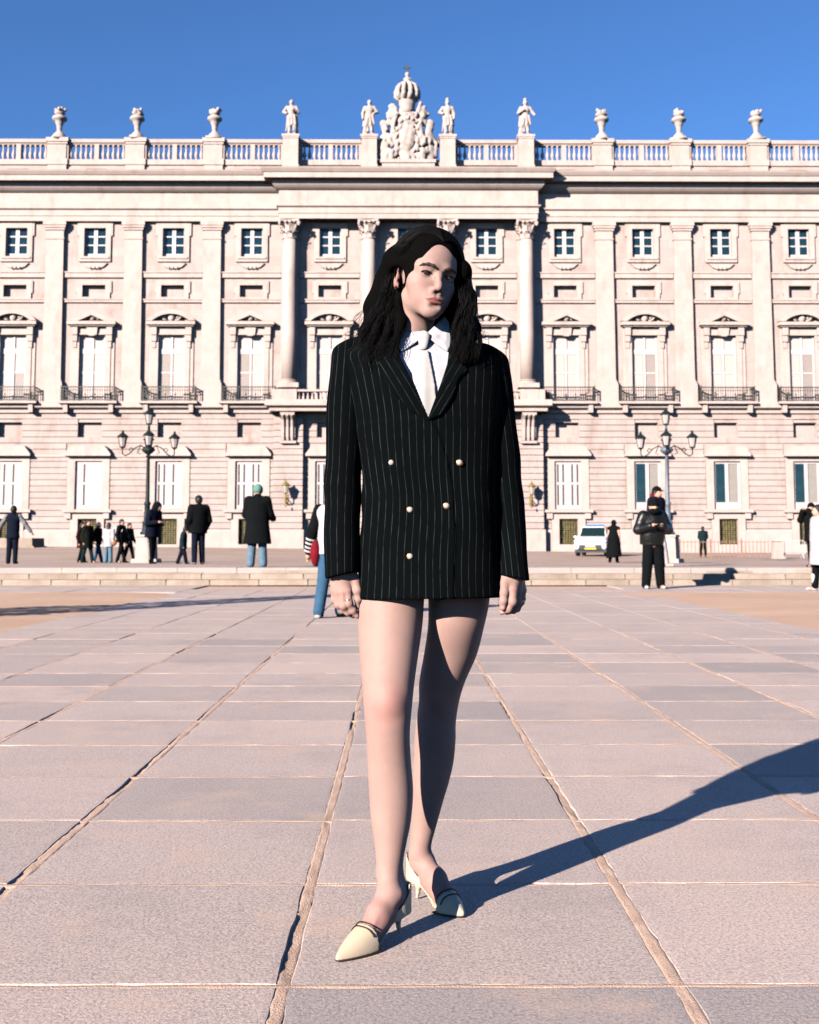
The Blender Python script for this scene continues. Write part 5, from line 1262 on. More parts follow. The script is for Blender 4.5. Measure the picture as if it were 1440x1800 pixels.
# ---- head in its own frame (faces -y, x to the picture's right, z up), then turned, tilted and set on the neck
HROT = Matrix.Rotation(R(8), 3, 'Y') @ Matrix.Rotation(R(22), 3, 'Z') @ Matrix.Rotation(R(0), 3, 'X')
HPOS = W(748, 492, 2.905); HR = np.array(HROT)
def HW(p): return HR @ np.array(p, float)+HPOS
def head_sdf():
    f = Sdf()
    f.ell((0, 0.014, 0.030), (0.070, 0.092, 0.078), 0.01)
    f.ell((0, -0.030, -0.028), (0.0525, 0.054, 0.072), 0.03)
    f.ell((0, -0.040, 0.040), (0.058, 0.050, 0.048), 0.03)                     # forehead
    for s_ in (-1, 1):
        f.ell((s_*0.0395, -0.0500, -0.024), (0.020, 0.021, 0.016), 0.025)     # cheekbone
        f.ell((s_*0.028, -0.052, -0.056), (0.018, 0.020, 0.024), 0.03)         # cheek
        f.cone((s_*0.043, 0.000, -0.058), (s_*0.011, -0.066, -0.0955), 0.013, 0.012, 0.02)
    f.ell((0, -0.0740, -0.0935), (0.0180, 0.0140, 0.0135), 0.02)               # chin
    f.chain([(-0.043, -0.068, 0.015), (-0.018, -0.0815, 0.0135), (0.018, -0.0815, 0.0135), (0.043, -0.068, 0.015)], [0.008, 0.009, 0.009, 0.008], 0.018)
    for s_ in (-1, 1):
        f.ell((s_*0.0315, -0.090, -0.001), (0.019, 0.012, 0.0105), 0.014, 's')  # socket
        f.ell((s_*0.0315, -0.0690, -0.0005), (0.0165, 0.0138, 0.0128), 0.006)   # lids over the eyeball
        f.cone((s_*0.022, -0.0800, 0.0062), (s_*0.043, -0.0755, 0.0055), 0.0042, 0.0036, 0.006)   # fold of the upper lid
    f.chain([(0, -0.0800, 0.010), (0, -0.0885, -0.008), (0, -0.0985, -0.030), (0, -0.1005, -0.0370)], [0.0074, 0.0068, 0.0070, 0.0080], 0.010)  # nose
    for s_ in (-1, 1):
        f.ell((s_*0.0112, -0.0905, -0.0415), (0.0060, 0.0090, 0.0066), 0.006)
        f.ell((s_*0.0062, -0.0950, -0.0478), (0.0022, 0.0036, 0.0018), 0.002, 's')
    f.ell((0, -0.072, -0.066), (0.026, 0.0185, 0.022), 0.02)                     # mouth mound
    f.chain([(-0.0255, -0.0775, -0.0676), (-0.0130, -0.0850, -0.0650), (-0.0060, -0.0874, -0.0634), (0, -0.0876, -0.0646), (0.0060, -0.0874, -0.0634), (0.0130, -0.0850, -0.0650), (0.0255, -0.0775, -0.0676)], [0.0014, 0.0034, 0.0040, 0.0038, 0.0040, 0.0034, 0.0014], 0.005)
    f.chain([(-0.0220, -0.0780, -0.0695), (-0.0100, -0.0845, -0.0728), (0, -0.0862, -0.0736), (0.0100, -0.0845, -0.0728), (0.0220, -0.0780, -0.0695)], [0.0016, 0.0048, 0.0054, 0.0048, 0.0016], 0.005)
    f.chain([(-0.0270, -0.0795, -0.0683), (-0.008, -0.0928, -0.0686), (0, -0.0934, -0.0697), (0.008, -0.0928, -0.0686), (0.0270, -0.0795, -0.0683)], [0.0008, 0.0012, 0.0012, 0.0012, 0.0008], 0.0022, 's')
    f.ell((0, -0.0965, -0.0555), (0.0028, 0.005, 0.007), 0.004, 's')            # philtrum
    f.ell((0, -0.090, -0.0830), (0.012, 0.005, 0.004), 0.01, 's')
    for s_ in (-1, 1):                                                          # ears
        rt = Matrix.Rotation(s_*0.35, 3, 'Z') @ Matrix.Rotation(-0.18, 3, 'X')
        f.ell((s_*0.0735, 0.016, -0.004), (0.0075, 0.0175, 0.030), 0.006, rot=rt)
        f.ell((s_*0.0810, 0.0125, 0.000), (0.0075, 0.0105, 0.0195), 0.004, 's', rot=rt)
        f.ell((s_*0.0725, 0.008, -0.030), (0.006, 0.0085, 0.0095), 0.006)
        f.ell((s_*0.0740, 0.004, -0.008), (0.005, 0.0045, 0.007), 0.004)
    for s_ in (-1, 1):                                                          # the lids stand a little open
        rt = Matrix.Rotation(s_*0.10, 3, 'Y')
        f.ell((s_*0.0318, -0.0840, -0.0018), (0.0140, 0.0088, 0.0046), 0.0015, 's', rot=rt)
    f.cone((0, 0.022, -0.060), (-0.004, 0.040, -0.175), 0.048, 0.054, 0.03)      # neck
    f.cone((-0.030, 0.010, -0.085), (-0.012, -0.004, -0.165), 0.012, 0.010, 0.02)
    return f
V, F = head_sdf().surface(0.0017)
for _ in range(2):
    A_ = np.zeros_like(V); n_ = np.zeros(len(V))
    for i in range(4): np.add.at(A_, F[:, i], V[F[:, (i+1) % 4]]); np.add.at(n_, F[:, i], 1)
    V = V*0.5+0.5*A_/n_[:, None]
HEADV = V.copy()
def face_y(x0, z0):
    m_ = (np.abs(HEADV[:, 0]-x0) < 0.0026) & (np.abs(HEADV[:, 2]-z0) < 0.0026); return HEADV[m_, 1].min() if m_.any() else -0.08
x, y, z = V.T
du = np.abs(x)/0.0262; lipz = -0.0685
up = lipz+0.0078*(1-du**1.7)+0.0012*np.exp(-((np.abs(x)-0.006)/0.004)**2); lo = lipz-0.0112*(1-np.clip(du, 0, 1)**2.0)
lipm = (y < -0.074) & (du < 1); lip = np.where(lipm, sstep(-0.0008, 0.0012, np.minimum(up-z, z-lo)), 0)*0.9
flush = 0.22*np.exp(-(((np.abs(x)-0.042)/0.022)**2+((z+0.036)/0.020)**2))*(y < -0.02)+0.35*np.exp(-((x/0.012)**2+((z+0.040)/0.012)**2))*(y < -0.085)+0.35*((np.abs(x) > 0.0690) & (z < 0.03) & (z > -0.045) & (y > -0.01) & (y < 0.04))
HV = (HR @ V.T).T+HPOS
pieces = [(HV, F, lip, flush, np.zeros(len(HV)))]

# ---- legs and feet
def px2(u, v, Y, half): return W(u, v, Y), half*Y/2000.0
def shoe_frame(toe, heel):
    t = np.array(toe)-RL[:2]; h = np.array(heel)-RL[:2]; d = (t-h)/np.linalg.norm(t-h); n = np.array((-d[1], d[0]))
    return h, d, n, np.linalg.norm(t-h)
FR_ = shoe_frame((-0.147, 2.681), (0.002, 2.876)); FL_ = shoe_frame((0.153, 2.984), (0.030, 3.150))
def SP(fr, x, y, z): h, d, n, L_ = fr; p = h+d*x+n*y; return np.array((p[0], p[1], z))
def limb(spec): P_, r_ = zip(*[px2(*s_) for s_ in spec]); return list(P_), list(r_)
legs = Sdf()
Pr, rr_ = limb([(692, 960, 2.955, 58), (690, 1010, 2.945, 58), (687.5, 1060, 2.93, 57.5), (686, 1100, 2.918, 56), (684, 1150, 2.90, 51), (682.5, 1200, 2.882, 45.5), (682, 1240, 2.870, 42), (682, 1290, 2.870, 38), (684.5, 1340, 2.880, 37.5), (687.5, 1390, 2.885, 38), (687.5, 1440, 2.880, 34.5), (686.5, 1480, 2.872, 28), (685, 1510, 2.866, 23.5), (682.5, 1540, 2.860, 19.5)])
legs.column([(*p_, r_) for p_, r_ in zip(Pr, rr_)], 0.012)
Pl, rl_ = limb([(806, 960, 2.965, 56), (808, 1010, 2.972, 55), (806.5, 1060, 2.98, 53), (802, 1100, 2.988, 49), (792, 1150, 3.025, 46), (777, 1200, 3.05, 39.5), (772, 1232, 3.06, 35), (766.5, 1270, 3.072, 34.5), (765, 1300, 3.082, 35.5), (762, 1340, 3.095, 34.5), (757, 1375, 3.10, 31.5), (752, 1405, 3.105, 27.5), (745, 1452, 3.11, 21.5), (740.5, 1480, 3.11, 18.5), (738, 1502, 3.115, 17.5)])
legs.column([(*p_, r_) for p_, r_ in zip(Pl, rl_)], 0.012)
# knees: cap and shin edge
legs.ell(W(683, 1234, 2.838), (0.030, 0.030, 0.036), 0.02); legs.ell(W(680, 1278, 2.842), (0.016, 0.016, 0.018), 0.02)
legs.ell(W(771, 1228, 3.032), (0.026, 0.028, 0.034), 0.02)
legs.ell(W(692, 1370, 2.905), (0.030, 0.036, 0.085), 0.02); legs.ell(W(759, 1335, 3.11), (0.028, 0.036, 0.080), 0.02)
for fr, ank, sx, xa in ((FR_, Pr[-1], -1, 0.054), (FL_, Pl[-1], 1, 0.038)):
    legs.cone(ank+np.array((0, 0, 0.004)), SP(fr, xa, 0, 0.106), rr_[-1] if sx < 0 else rl_[-1], 0.027, 0.012)
    legs.ell(SP(fr, 0.024, 0, 0.088), (0.026, 0.027, 0.031), 0.015)                                       # heel
    legs.cone(SP(fr, 0.030, 0, 0.092), SP(fr, xa, 0, 0.098), 0.025, 0.026, 0.02); legs.cone(SP(fr, xa, 0, 0.100), SP(fr, 0.098, 0.0, 0.070), 0.026, 0.027, 0.02)
    legs.cone(SP(fr, 0.098, 0, 0.068), SP(fr, 0.152, 0.0, 0.024), 0.026, 0.020, 0.015)
    legs.cone(SP(fr, 0.075, 0.010, 0.062), SP(fr, 0.150, 0.012, 0.020), 0.021, 0.017, 0.015); legs.cone(SP(fr, 0.075, -0.010, 0.062), SP(fr, 0.150, -0.012, 0.020), 0.021, 0.017, 0.015)
    for s2 in (-1, 1): legs.ell(SP(fr, xa-0.006, s2*0.0235, 0.112+0.006*s2*sx), (0.0075, 0.009, 0.010), 0.010)   # ankle bones
    for q in range(4): legs.cone(SP(fr, 0.095, (q-1.5)*0.009, 0.092), SP(fr, 0.136, (q-1.5)*0.011, 0.056), 0.0035, 0.003, 0.006)
    legs.cone(SP(fr, -0.002, 0, 0.10), ank+np.array((-fr[1][0]*0.010, -fr[1][1]*0.010, 0.06)), 0.011, 0.012, 0.02)
V, F = legs.surface(0.0030)
for _ in range(2):
    A_ = np.zeros_like(V); n_ = np.zeros(len(V))
    for i in range(4): np.add.at(A_, F[:, i], V[F[:, (i+1) % 4]]); np.add.at(n_, F[:, i], 1)
    V = V*0.5+0.5*A_/n_[:, None]
def gauss(V, c, s_): return np.exp(-(((V-np.array(c))/s_)**2).sum(1))
fl = 0.55*gauss(V, W(690, 1232, 2.83), (0.034, 0.05, 0.045))+0.35*gauss(V, W(668, 1255, 2.84), (0.03, 0.05, 0.04))+0.55*gauss(V, W(771, 1230, 3.02), (0.035, 0.05, 0.045))+0.40*(V[:, 2] < 0.13)*(1-sstep(0.04, 0.13, V[:, 2]))
pieces.append((V, F, np.zeros(len(V)), np.clip(fl, 0, 0.8), np.zeros(len(V))))

# ---- hands
def hand(pts, h=0.0016):
    f = Sdf(); nails = []
    for c in pts['palm']: f.cone(*c, 0.010)
    for chain_, rad in pts['fingers']:
        f.chain(chain_, rad, 0.0035)
        for p_, r_ in zip(chain_[1:-1], rad[1:-1]): f.ell(p_, (r_*1.06,)*3, 0.004)
        nails.append((chain_[-1], chain_[-2]))
    return f, nails
yr = 2.893
Rh = dict(palm=[(W(606, 985, yr+0.02), W(603, 1012, yr+0.012), 0.021, 0.026), (W(603, 1012, yr+0.012), W(611, 1038, yr), 0.021, 0.0125), (W(600, 1012, yr+0.015), W(603, 1040, yr+0.0), 0.021, 0.0125), (W(597, 1014, yr+0.02), W(595, 1040, yr+0.006), 0.020, 0.012), (W(594, 1016, yr+0.02), W(588.5, 1037, yr+0.014), 0.017, 0.0110), (W(616, 1008, yr+0.01), W(625, 1022, yr+0.006), 0.017, 0.0125)],
          fingers=[([W(611.5, 1040, yr-0.002), W(613.5, 1061, yr-0.004), W(621, 1073, yr+0.002), W(628, 1082.5, yr+0.008)], [0.0112, 0.0098, 0.0086, 0.0072]),
                   ([W(603, 1043, yr-0.002), W(604.5, 1065, yr-0.003), W(612, 1076, yr+0.008), W(621, 1082, yr+0.018)], [0.0112, 0.0098, 0.0088, 0.0074]),
                   ([W(594.5, 1042, yr+0.005), W(595, 1063, yr+0.006), W(601, 1073, yr+0.014), W(610, 1078, yr+0.026)], [0.0106, 0.0092, 0.0082, 0.0070]),
                   ([W(588, 1039, yr+0.014), W(588, 1055, yr+0.016), W(592.5, 1064, yr+0.022), W(600, 1070, yr+0.034)], [0.0094, 0.0082, 0.0072, 0.0062]),
                   ([W(624, 1018, yr+0.006), W(628.5, 1038, yr), W(630.5, 1053, yr+0.004), W(629, 1066, yr+0.012)], [0.0122, 0.0108, 0.0100, 0.0078])])
yl = 2.893
Lh = dict(palm=[(W(903, 992, yl+0.03), W(901, 1014, yl+0.015), 0.021, 0.026), (W(900, 1014, yl+0.010), W(901.5, 1036, yl), 0.020, 0.0135), (W(905, 1014, yl+0.02), W(909, 1038, yl+0.014), 0.020, 0.013), (W(908, 1016, yl+0.035), W(915, 1038, yl+0.032), 0.019, 0.012), (W(911, 1018, yl+0.045), W(918.5, 1037, yl+0.048), 0.016, 0.011), (W(892, 1010, yl+0.006), W(887, 1026, yl), 0.018, 0.0135)],
          fingers=[([W(902, 1036, yl-0.002), W(901.5, 1058, yl-0.006), W(894, 1071, yl+0.002), W(882, 1076, yl+0.010)], [0.0118, 0.0104, 0.0092, 0.0072]),
                   ([W(909.5, 1038, yl+0.013), W(910, 1060, yl+0.012), W(903, 1072, yl+0.020), W(891, 1076, yl+0.028)], [0.0114, 0.0100, 0.0090, 0.0072]),
                   ([W(915.5, 1038, yl+0.032), W(915.5, 1058, yl+0.032), W(909, 1070, yl+0.038), W(898, 1074, yl+0.044)], [0.0106, 0.0092, 0.0082, 0.0068]),
                   ([W(919, 1037, yl+0.048), W(918, 1053, yl+0.050), W(912, 1063, yl+0.054), W(904, 1068, yl+0.058)], [0.0094, 0.0082, 0.0072, 0.0060]),
                   ([W(887, 1024, yl), W(886.5, 1042, yl-0.006), W(885, 1056, yl-0.008), W(884, 1068, yl-0.006)], [0.0128, 0.0112, 0.0106, 0.0086])])
for hd in (Rh, Lh):
    f, nails = hand(hd); V, F = f.surface(0.0018)
    A_ = np.zeros_like(V); n_ = np.zeros(len(V))
    for i in range(4): np.add.at(A_, F[:, i], V[F[:, (i+1) % 4]]); np.add.at(n_, F[:, i], 1)
    V = V*0.5+0.5*A_/n_[:, None]
    nl = np.zeros(len(V)); fz = np.zeros(len(V))
    for tip, prv in nails:
        d = (tip-prv)/np.linalg.norm(tip-prv); c = tip+np.array((0, -0.007, 0.0))-d*0.002; nl = np.maximum(nl, np.exp(-(np.linalg.norm(V-c, axis=1)/0.0048)**4)*0.9); fz = np.maximum(fz, 0.55*np.exp(-(np.linalg.norm(V-tip, axis=1)/0.014)**2))
    for chain_, _ in hd['fingers']: fz = np.maximum(fz, 0.40*np.exp(-(np.linalg.norm(V-chain_[0]-np.array((0, -0.008, 0)), axis=1)/0.010)**2)); fz = np.maximum(fz, 0.35*np.exp(-(np.linalg.norm(V-chain_[1], axis=1)/0.012)**2))
    pieces.append((V, F, np.zeros(len(V)), fz, nl))
# the trunk and arms inside the clothes carry on the same surface
tr = Sdf().cone(W(752, 720, 2.95), W(756, 860, 2.955), 0.10, 0.09, 0.04, flat=((0, 1, 0), 0.6)).cone(W(756, 860, 2.955), W(752, 945, 2.955), 0.09, 0.10, 0.04, flat=((0, 1, 0), 0.62)).cone(W(747, 610, 2.96), W(749, 680, 2.955), 0.045, 0.075, 0.04, flat=((0, 1, 0), 0.6))
tr.chain([W(612, 662, 2.955), W(604, 845, 2.955), W(604, 990, 2.895)], [0.026, 0.024, 0.022], 0.02).chain([W(866, 672, 2.955), W(888, 855, 2.955), W(903, 996, 2.905)], [0.026, 0.024, 0.022], 0.02)
V, F = tr.surface(0.008); pieces.append((V, F, *[np.zeros(len(V))]*3))
off = 0; VV, FF, AT = [], [], [[], [], []]
for V, F, *a3 in pieces:
    VV.append(V); FF.append(F+off); off += len(V)
    for k_ in range(3): AT[k_].append(a3[k_])
me = mesh_np('body', np.concatenate(VV), np.concatenate(FF), SKIN)
for nm, k_ in (('lip', 0), ('flush', 1), ('nail', 2)): attr(me, nm, np.concatenate(AT[k_]))
put('body', me, root)

# ---- eyes, lashes, brows
EYEW = mat('eye_white', (0.15, 0.125, 0.12), 0.15, spec=0.6); IRIS = mat('dark_iris', (0.012, 0.006, 0.004), 0.1, spec=0.7)
for s_ in (-1, 1):
    c = (s_*0.0315, -0.0705, -0.0010)
    o = Sdf().ell((0, 0, 0), (0.0122, 0.0122, 0.0122), 0.001).build('eye', 0.0018, EYEW, root, 2, tuple(HW(c)))
    d = HR @ np.array((-0.15, -0.985, 0.02)); d /= np.linalg.norm(d)
    Sdf().ell(tuple(d*0.0085), (0.0068, 0.0068, 0.0068), 0.001).build('iris', 0.0011, IRIS, o, 2)
    def arc(p): return tuple(HW(p))
    MB().tube([arc((s_*q_, face_y(s_*q_, w_+0.0015)-0.0004, w_)) for q_, w_ in ((0.0190, -0.0020), (0.0250, 0.0022), (0.0325, 0.0034), (0.0400, 0.0022), (0.0465, -0.0008))], [0.0008, 0.0016, 0.0020, 0.0018, 0.0009], 6).build('eyelashes', BROWM, root, smooth=True)
    b_ = Sdf(); bp_ = [(s_*0.0115, -0.0880, 0.0120), (s_*0.0210, -0.0875, 0.0165), (s_*0.0330, -0.0820, 0.0195), (s_*0.0440, -0.0720, 0.0180), (s_*0.0520, -0.0640, 0.0135)]
    bp_ = [(p[0], face_y(p[0], p[2])+0.0006, p[2]) for p in bp_]; b_.chain([HW(p) for p in bp_], [0.0034, 0.0042, 0.0039, 0.0029, 0.0012], 0.003); b_.build('eyebrow', 0.0014, BROWM, root, 1)
Sdf().ell(tuple(HW((-0.0785, 0.003, -0.034))), (0.0036, 0.0036, 0.0042), 0.001).build('earring', 0.0014, mat('red_earring', (0.09, 0.005, 0.006), 0.3, spec=0.6), root, 1)

# ---- blazer: trunk as one field of rounded sections
VS = [(1070, 756, 124, 0.128), (1000, 757, 122, 0.124), (930, 757, 119, 0.119), (870, 757, 117.5, 0.115), (800, 755, 121, 0.117), (740, 752, 128, 0.122), (690, 748, 135, 0.124), (655, 745, 139, 0.116), (634, 741, 143, 0.102), (624, 741, 142, 0.094), (617, 741, 128, 0.086), (609, 741, 108, 0.080), (600, 741, 86, 0.074), (590, 742, 66, 0.068), (578, 742, 52, 0.062), (566, 743, 46, 0.058)]
zs = np.array([W(c, v, YT)[2] for v, c, a, b in VS]); cs = np.array([W(c, v, YT)[0] for v, c, a, b in VS]); as_ = np.array([a*PXM for v, c, a, b in VS]); bs = np.array([b for v, c, a, b in VS])
TILT = 0.060                                                    # her left shoulder hangs lower
def trunk(grow):
    def f(X, Y, Z):
        Zt = Z+(X+0.03)*TILT*np.clip((Z-1.15)/0.25, 0, 1)
        cx = np.interp(Zt, zs, cs); a = np.interp(Zt, zs, as_)+grow; b = np.interp(Zt, zs, bs)+grow
        n = 2.5; q = (np.abs((X-cx)/a)**n+np.abs((Y-0.01)/b)**n)**(1/n)
        return (q-1)*np.minimum(a, b)
    return f
def poly2(P_):
    """signed distance in x,z to a polygon"""
    P_ = [np.array(p) for p in P_]
    def f(X, Y, Z):
        d = np.full(np.broadcast(X, Z).shape, 1e9); inside = np.zeros(d.shape, bool)
        for i in range(len(P_)):
            a, b = P_[i], P_[i-1]; e = b-a; wx = X-a[0]; wz = Z-a[1]
            t = np.clip((wx*e[0]+wz*e[1])/max(e@e, 1e-12), 0, 1); d = np.minimum(d, (wx-e[0]*t)**2+(wz-e[1]*t)**2)
            c = ((a[1] > Z) != (b[1] > Z)) & (X < (b[0]-a[0])*(Z-a[1])/(b[1]-a[1] if abs(b[1]-a[1]) > 1e-9 else 1e-9)+a[0]); inside ^= c
        d = np.sqrt(d); return np.where(inside, -d, d)
    return f
YF = 2.815
def XZ(L_): return [(W(u, v, YF)[0], W(u, v, YF)[2]) for u, v in L_]
vee = poly2(XZ([(680, 510), (699, 602), (702, 623), (718, 657), (735, 694), (752.5, 734), (766, 698), (777, 668), (787, 637), (791, 607), (808, 510)]))
front = poly2(XZ([(752.5, 733), (772, 764), (790, 815), (798, 880), (800, 960), (797, 1075), (600, 1075), (600, 740)]))
lapL = poly2(XZ([(752.5, 738), (735, 694), (718, 657), (702, 623), (699, 602), (690, 575), (672, 600), (664, 640), (676, 655), (690, 690), (722, 722)]))
lapR = poly2(XZ([(752.5, 738), (766, 698), (777, 668), (787, 637), (791, 607), (798, 575), (815, 600), (822, 650), (808, 664), (798, 700), (775, 730)]))
def folds(X, Y, Z):
    return 0.0022*np.sin(31*X+7*Z+1.5*np.sin(9*Z))*np.sin(13*Z+5*X)+0.0018*np.sin(55*Z+22*X)*np.exp(-((Z-1.06)/0.10)**2)
T0 = trunk(0.0); z_h = W(757, 1056, 2.81)[2]
jk = Sdf(); lo_, hi_ = (-0.26, -0.16, z_h-0.03), (0.28, 0.18, 1.50)
jk.fn(T0, 'u', 0.001, lo_, hi_)
jk.fn(lambda X, Y, Z: np.maximum(np.maximum(trunk(0.0045)(X, Y, Z), front(X, Y, Z)), Y-0.02), 'u', 0.002, lo_, hi_)
for lp in (lapL, lapR): jk.fn(lambda X, Y, Z, lp=lp: np.maximum(np.maximum(trunk(0.0085)(X, Y, Z), lp(X, Y, Z)), Y-0.02), 'u', 0.002, lo_, hi_)
jk.fn(folds, 'add', 0.01, lo_, hi_)
jk.fn(lambda X, Y, Z: np.maximum(vee(X, Y, Z), Y-0.055), 's', 0.002, (-0.2, -0.25, 1.2), (0.2, 0.08, 1.6))
jk.fn(lambda X, Y, Z: np.maximum(np.maximum(np.sqrt((X+0.004)**2+(Y-0.02)**2)-0.066, 1.34-Z), Z-1.6), 's', 0.006, (-0.2, -0.2, 1.3), (0.2, 0.2, 1.6))
jk.plane((0, 0, z_h), (0.01, -0.03, -1), 0.003)
V, F = jk.surface(0.0038)
me = mesh_np('blazer', V, F, PIN)
Zt = V[:, 2]; cx = np.interp(Zt, zs, cs); a = np.interp(Zt, zs, as_)
stp = (V[:, 0]-cx)/a*0.172+0.0018*np.sin(17*Zt)+0.0015*np.sin(29*Zt+9*V[:, 0])
fx = front(V[:, 0], 0, V[:, 2]); edge = (fx < 0) & (fx > -0.028) & (V[:, 2] < 1.25) & (V[:, 0] > 0.02) & (V[:, 1] < 0)
il = (lapL(V[:, 0], 0, V[:, 2]) < 0) & (V[:, 1] < 0); ir = (lapR(V[:, 0], 0, V[:, 2]) < 0) & (V[:, 1] < 0)
stp = np.where(il, V[:, 0]*0.85+V[:, 2]*0.50, stp); stp = np.where(ir, V[:, 0]*0.85-V[:, 2]*0.50, stp)
attr(me, 'stripe', stp+0.004); bl = put('blazer', me, root)
def sleeve(rows, top_p, top_n, cuff_p, cuff_n, seed):
    """upright tube with a padded head, a slanting cuff and a few soft pull folds"""
    P_ = [(*W(u, v, Y_), hw*Y_/2000) for u, v, Y_, hw in rows]; f = Sdf().column(P_, 0.01, dy=1.12)
    Q = np.array(P_)
    f.fn(lambda X, Y, Z: 0.0016*np.sin(27*Z+14*Y+11*X+seed)*np.sin(8*Z+seed*2.0)+0.0022*np.sin(44*Z+26*X+seed)*np.exp(-((Z-1.10)/0.07)**2), 'add', 0.01, Q[:, :3].min(0)-0.08, Q[:, :3].max(0)+0.08)
    f.plane(top_p, top_n, 0.012); f.plane(cuff_p, cuff_n, 0.002)
    V, F = f.surface(0.0036); me = mesh_np('sleeve', V, F, PIN)
    zz_ = Q[::-1, 2]; ax = np.interp(V[:, 2], zz_, Q[::-1, 0]); ay = np.interp(V[:, 2], zz_, Q[::-1, 1])
    attr(me, 'stripe', np.arctan2(V[:, 0]-ax, -(V[:, 1]-ay))*0.045+0.0010*np.sin(14*V[:, 2])); return put('sleeve', me, bl)
sleeve([(618, 596, 2.95, 33), (616, 620, 2.95, 33), (613, 660, 2.952, 34), (609, 720, 2.955, 34.5), (605.5, 790, 2.957, 33.5), (603, 860, 2.955, 32.5), (601.5, 930, 2.935, 31.5), (601, 1013, 2.895, 30.5), (601, 1045, 2.88, 30.5)], W(600, 606, 2.95), (-0.42, 0, 1), W(602, 1010, 2.87), (0.20, -0.10, -1), 0.4)
sleeve([(860, 606, 2.95, 33), (861, 630, 2.95, 33), (866, 670, 2.952, 34), (873, 730, 2.955, 34), (881, 800, 2.957, 33), (889, 870, 2.955, 31), (897, 940, 2.94, 28.5), (904, 1013, 2.90, 25.5), (907, 1045, 2.88, 25)], W(882, 622, 2.95), (0.50, 0, 1), W(905, 1015, 2.87), (-0.18, -0.10, -1), 2.1)
# pearl buttons
for u, v in ((688, 813), (808, 813), (721, 896), (785, 889), (721, 978)):
    p_ = W(u, v, YF)
    yy = np.linspace(-0.16, 0.0, 400); d = T0(np.full_like(yy, p_[0]), yy, np.full_like(yy, p_[2])); ysurf = yy[np.argmax(d < 0)]-0.0055
    c = W(u, v, YT+ysurf); o = MB().lathe([(0.0086, 0), (0.0090, 0.0015), (0.0080, 0.003), (0.002, 0.0032)], n=18); o.v = [(x_, -z_, y_) for x_, y_, z_ in o.v]
    c = tuple(c+np.array((0, 0.003, 0))); o.build('button_rim', GOLD, bl, c, True)
    Sdf().ell((0, -0.0035, 0), (0.0074, 0.0058, 0.0074), 0.001).build('pearl_button', 0.0016, PEARL, bl, 1, c)

# ---- shirt, collar, tie
sh = Sdf(); TS = trunk(-0.012)
sh.fn(lambda X, Y, Z: np.maximum(TS(X, Y, Z), Z-W(748, 588, 2.86)[2]), 'u', 0.001, (-0.16, -0.15, 1.18), (0.18, 0.10, 1.47))
sh.fn(lambda X, Y, Z: 0.0022*np.sin(60*X+25*Z)*np.exp(-((X-0.035)/0.035)**2), 'add', 0.01, (-0.2, -0.2, 1.1), (0.2, 0.2, 1.5))
sh.plane((0, 0, 1.20), (0, 0, -1)); sh.build('shirt', 0.004, SHIRT, root, 1)
def surf(u, v, field, lift):
    Y_ = np.linspace(2.72, 3.02, 600); q_ = np.array([W(u, v, y_) for y_ in Y_]); d = field(q_[:, 0], q_[:, 1], q_[:, 2]); return Y_[np.argmax(d < 0)]-lift if (d < 0).any() else 2.90
def flap(P_, thick=0.0030):
    """collar leaf from outline points (u, v, depth): fan of quads with thickness and a soft crease"""
    mb = MB(); pts = [W(*p) for p in P_]; c = np.mean(pts, 0)+np.array((0, -0.004, 0)); n = len(pts)
    fr = [tuple(p) for p in pts]+[tuple((p+c)/2+np.array((0, -0.003, 0))) for p in pts]+[tuple(c)]
    bk = [(x_, y_+thick, z_) for x_, y_, z_ in fr]; mb.v = fr+bk; m_ = len(fr)
    for i in range(n):
        j = (i+1) % n
        mb.f += [(i, j, n+j, n+i), (n+i, n+j, 2*n), (m_+j, m_+i, m_+n+i, m_+n+j), (m_+n+j, m_+n+i, m_+2*n), (j, i, m_+i, m_+j)]
    bm = bmesh.new(); me_ = mb.mesh('collar', SHIRT, True); bm.from_mesh(me_); bmesh.ops.recalc_face_normals(bm, faces=bm.faces); bm.to_mesh(me_); bm.free()
    o = put('collar', me_, root); b = o.modifiers.new('soft', 'SUBSURF'); b.levels = 2; b.render_levels = 2; b.subdivision_type = 'SIMPLE'; return o
sf = lambda u, v, l_: (u, v, surf(u, v, TS, l_))
flap([(716, 561, 2.918), (730, 573, 2.896), (742.5, 586, 2.880), sf(740, 595, 0.016), sf(724, 607, 0.009), sf(706, 619, 0.005), sf(699, 613, 0.006), (697, 585, 2.888), (703, 567, 2.915)])
flap([(782, 556, 2.922), (766, 571, 2.898), (749.5, 586.5, 2.880), sf(754, 594, 0.016), sf(770, 607, 0.009), sf(787, 618, 0.005), sf(792, 609, 0.006), (793, 586, 2.890), (789, 566, 2.918)])
# collar stand round the neck
cst = Sdf(); cst.fn(lambda X, Y, Z: np.maximum(np.maximum(np.abs(np.sqrt(((X-W(746, 575, 2.94)[0])/1.0)**2+((Y-0.020)/1.05)**2)-0.060-0.35*np.maximum(0, 1.46-Z)*0.3)-0.0025, Z-1.485-0.25*(Y+0.02)), 1.425-Z), 'u', 0.001, (-0.12, -0.1, 1.40), (0.12, 0.12, 1.53)); cst.build('collar_stand', 0.003, SHIRT, root, 1)
tie = Sdf()
kY = surf(744, 602, TS, 0.010); tie.cone(W(745, 592, kY), W(743.5, 609, kY-0.004), 0.0165, 0.0115, 0.01, flat=((0, 1, 0), 0.62))
tpoly = poly2([(W(u, v, 2.80)[0], W(u, v, 2.80)[2]) for u, v in ((735.5, 610), (753.5, 610), (759, 640), (765, 673), (768, 706), (760, 745), (742, 745), (730, 700), (725, 655), (731, 630))])
TT = trunk(-0.001)
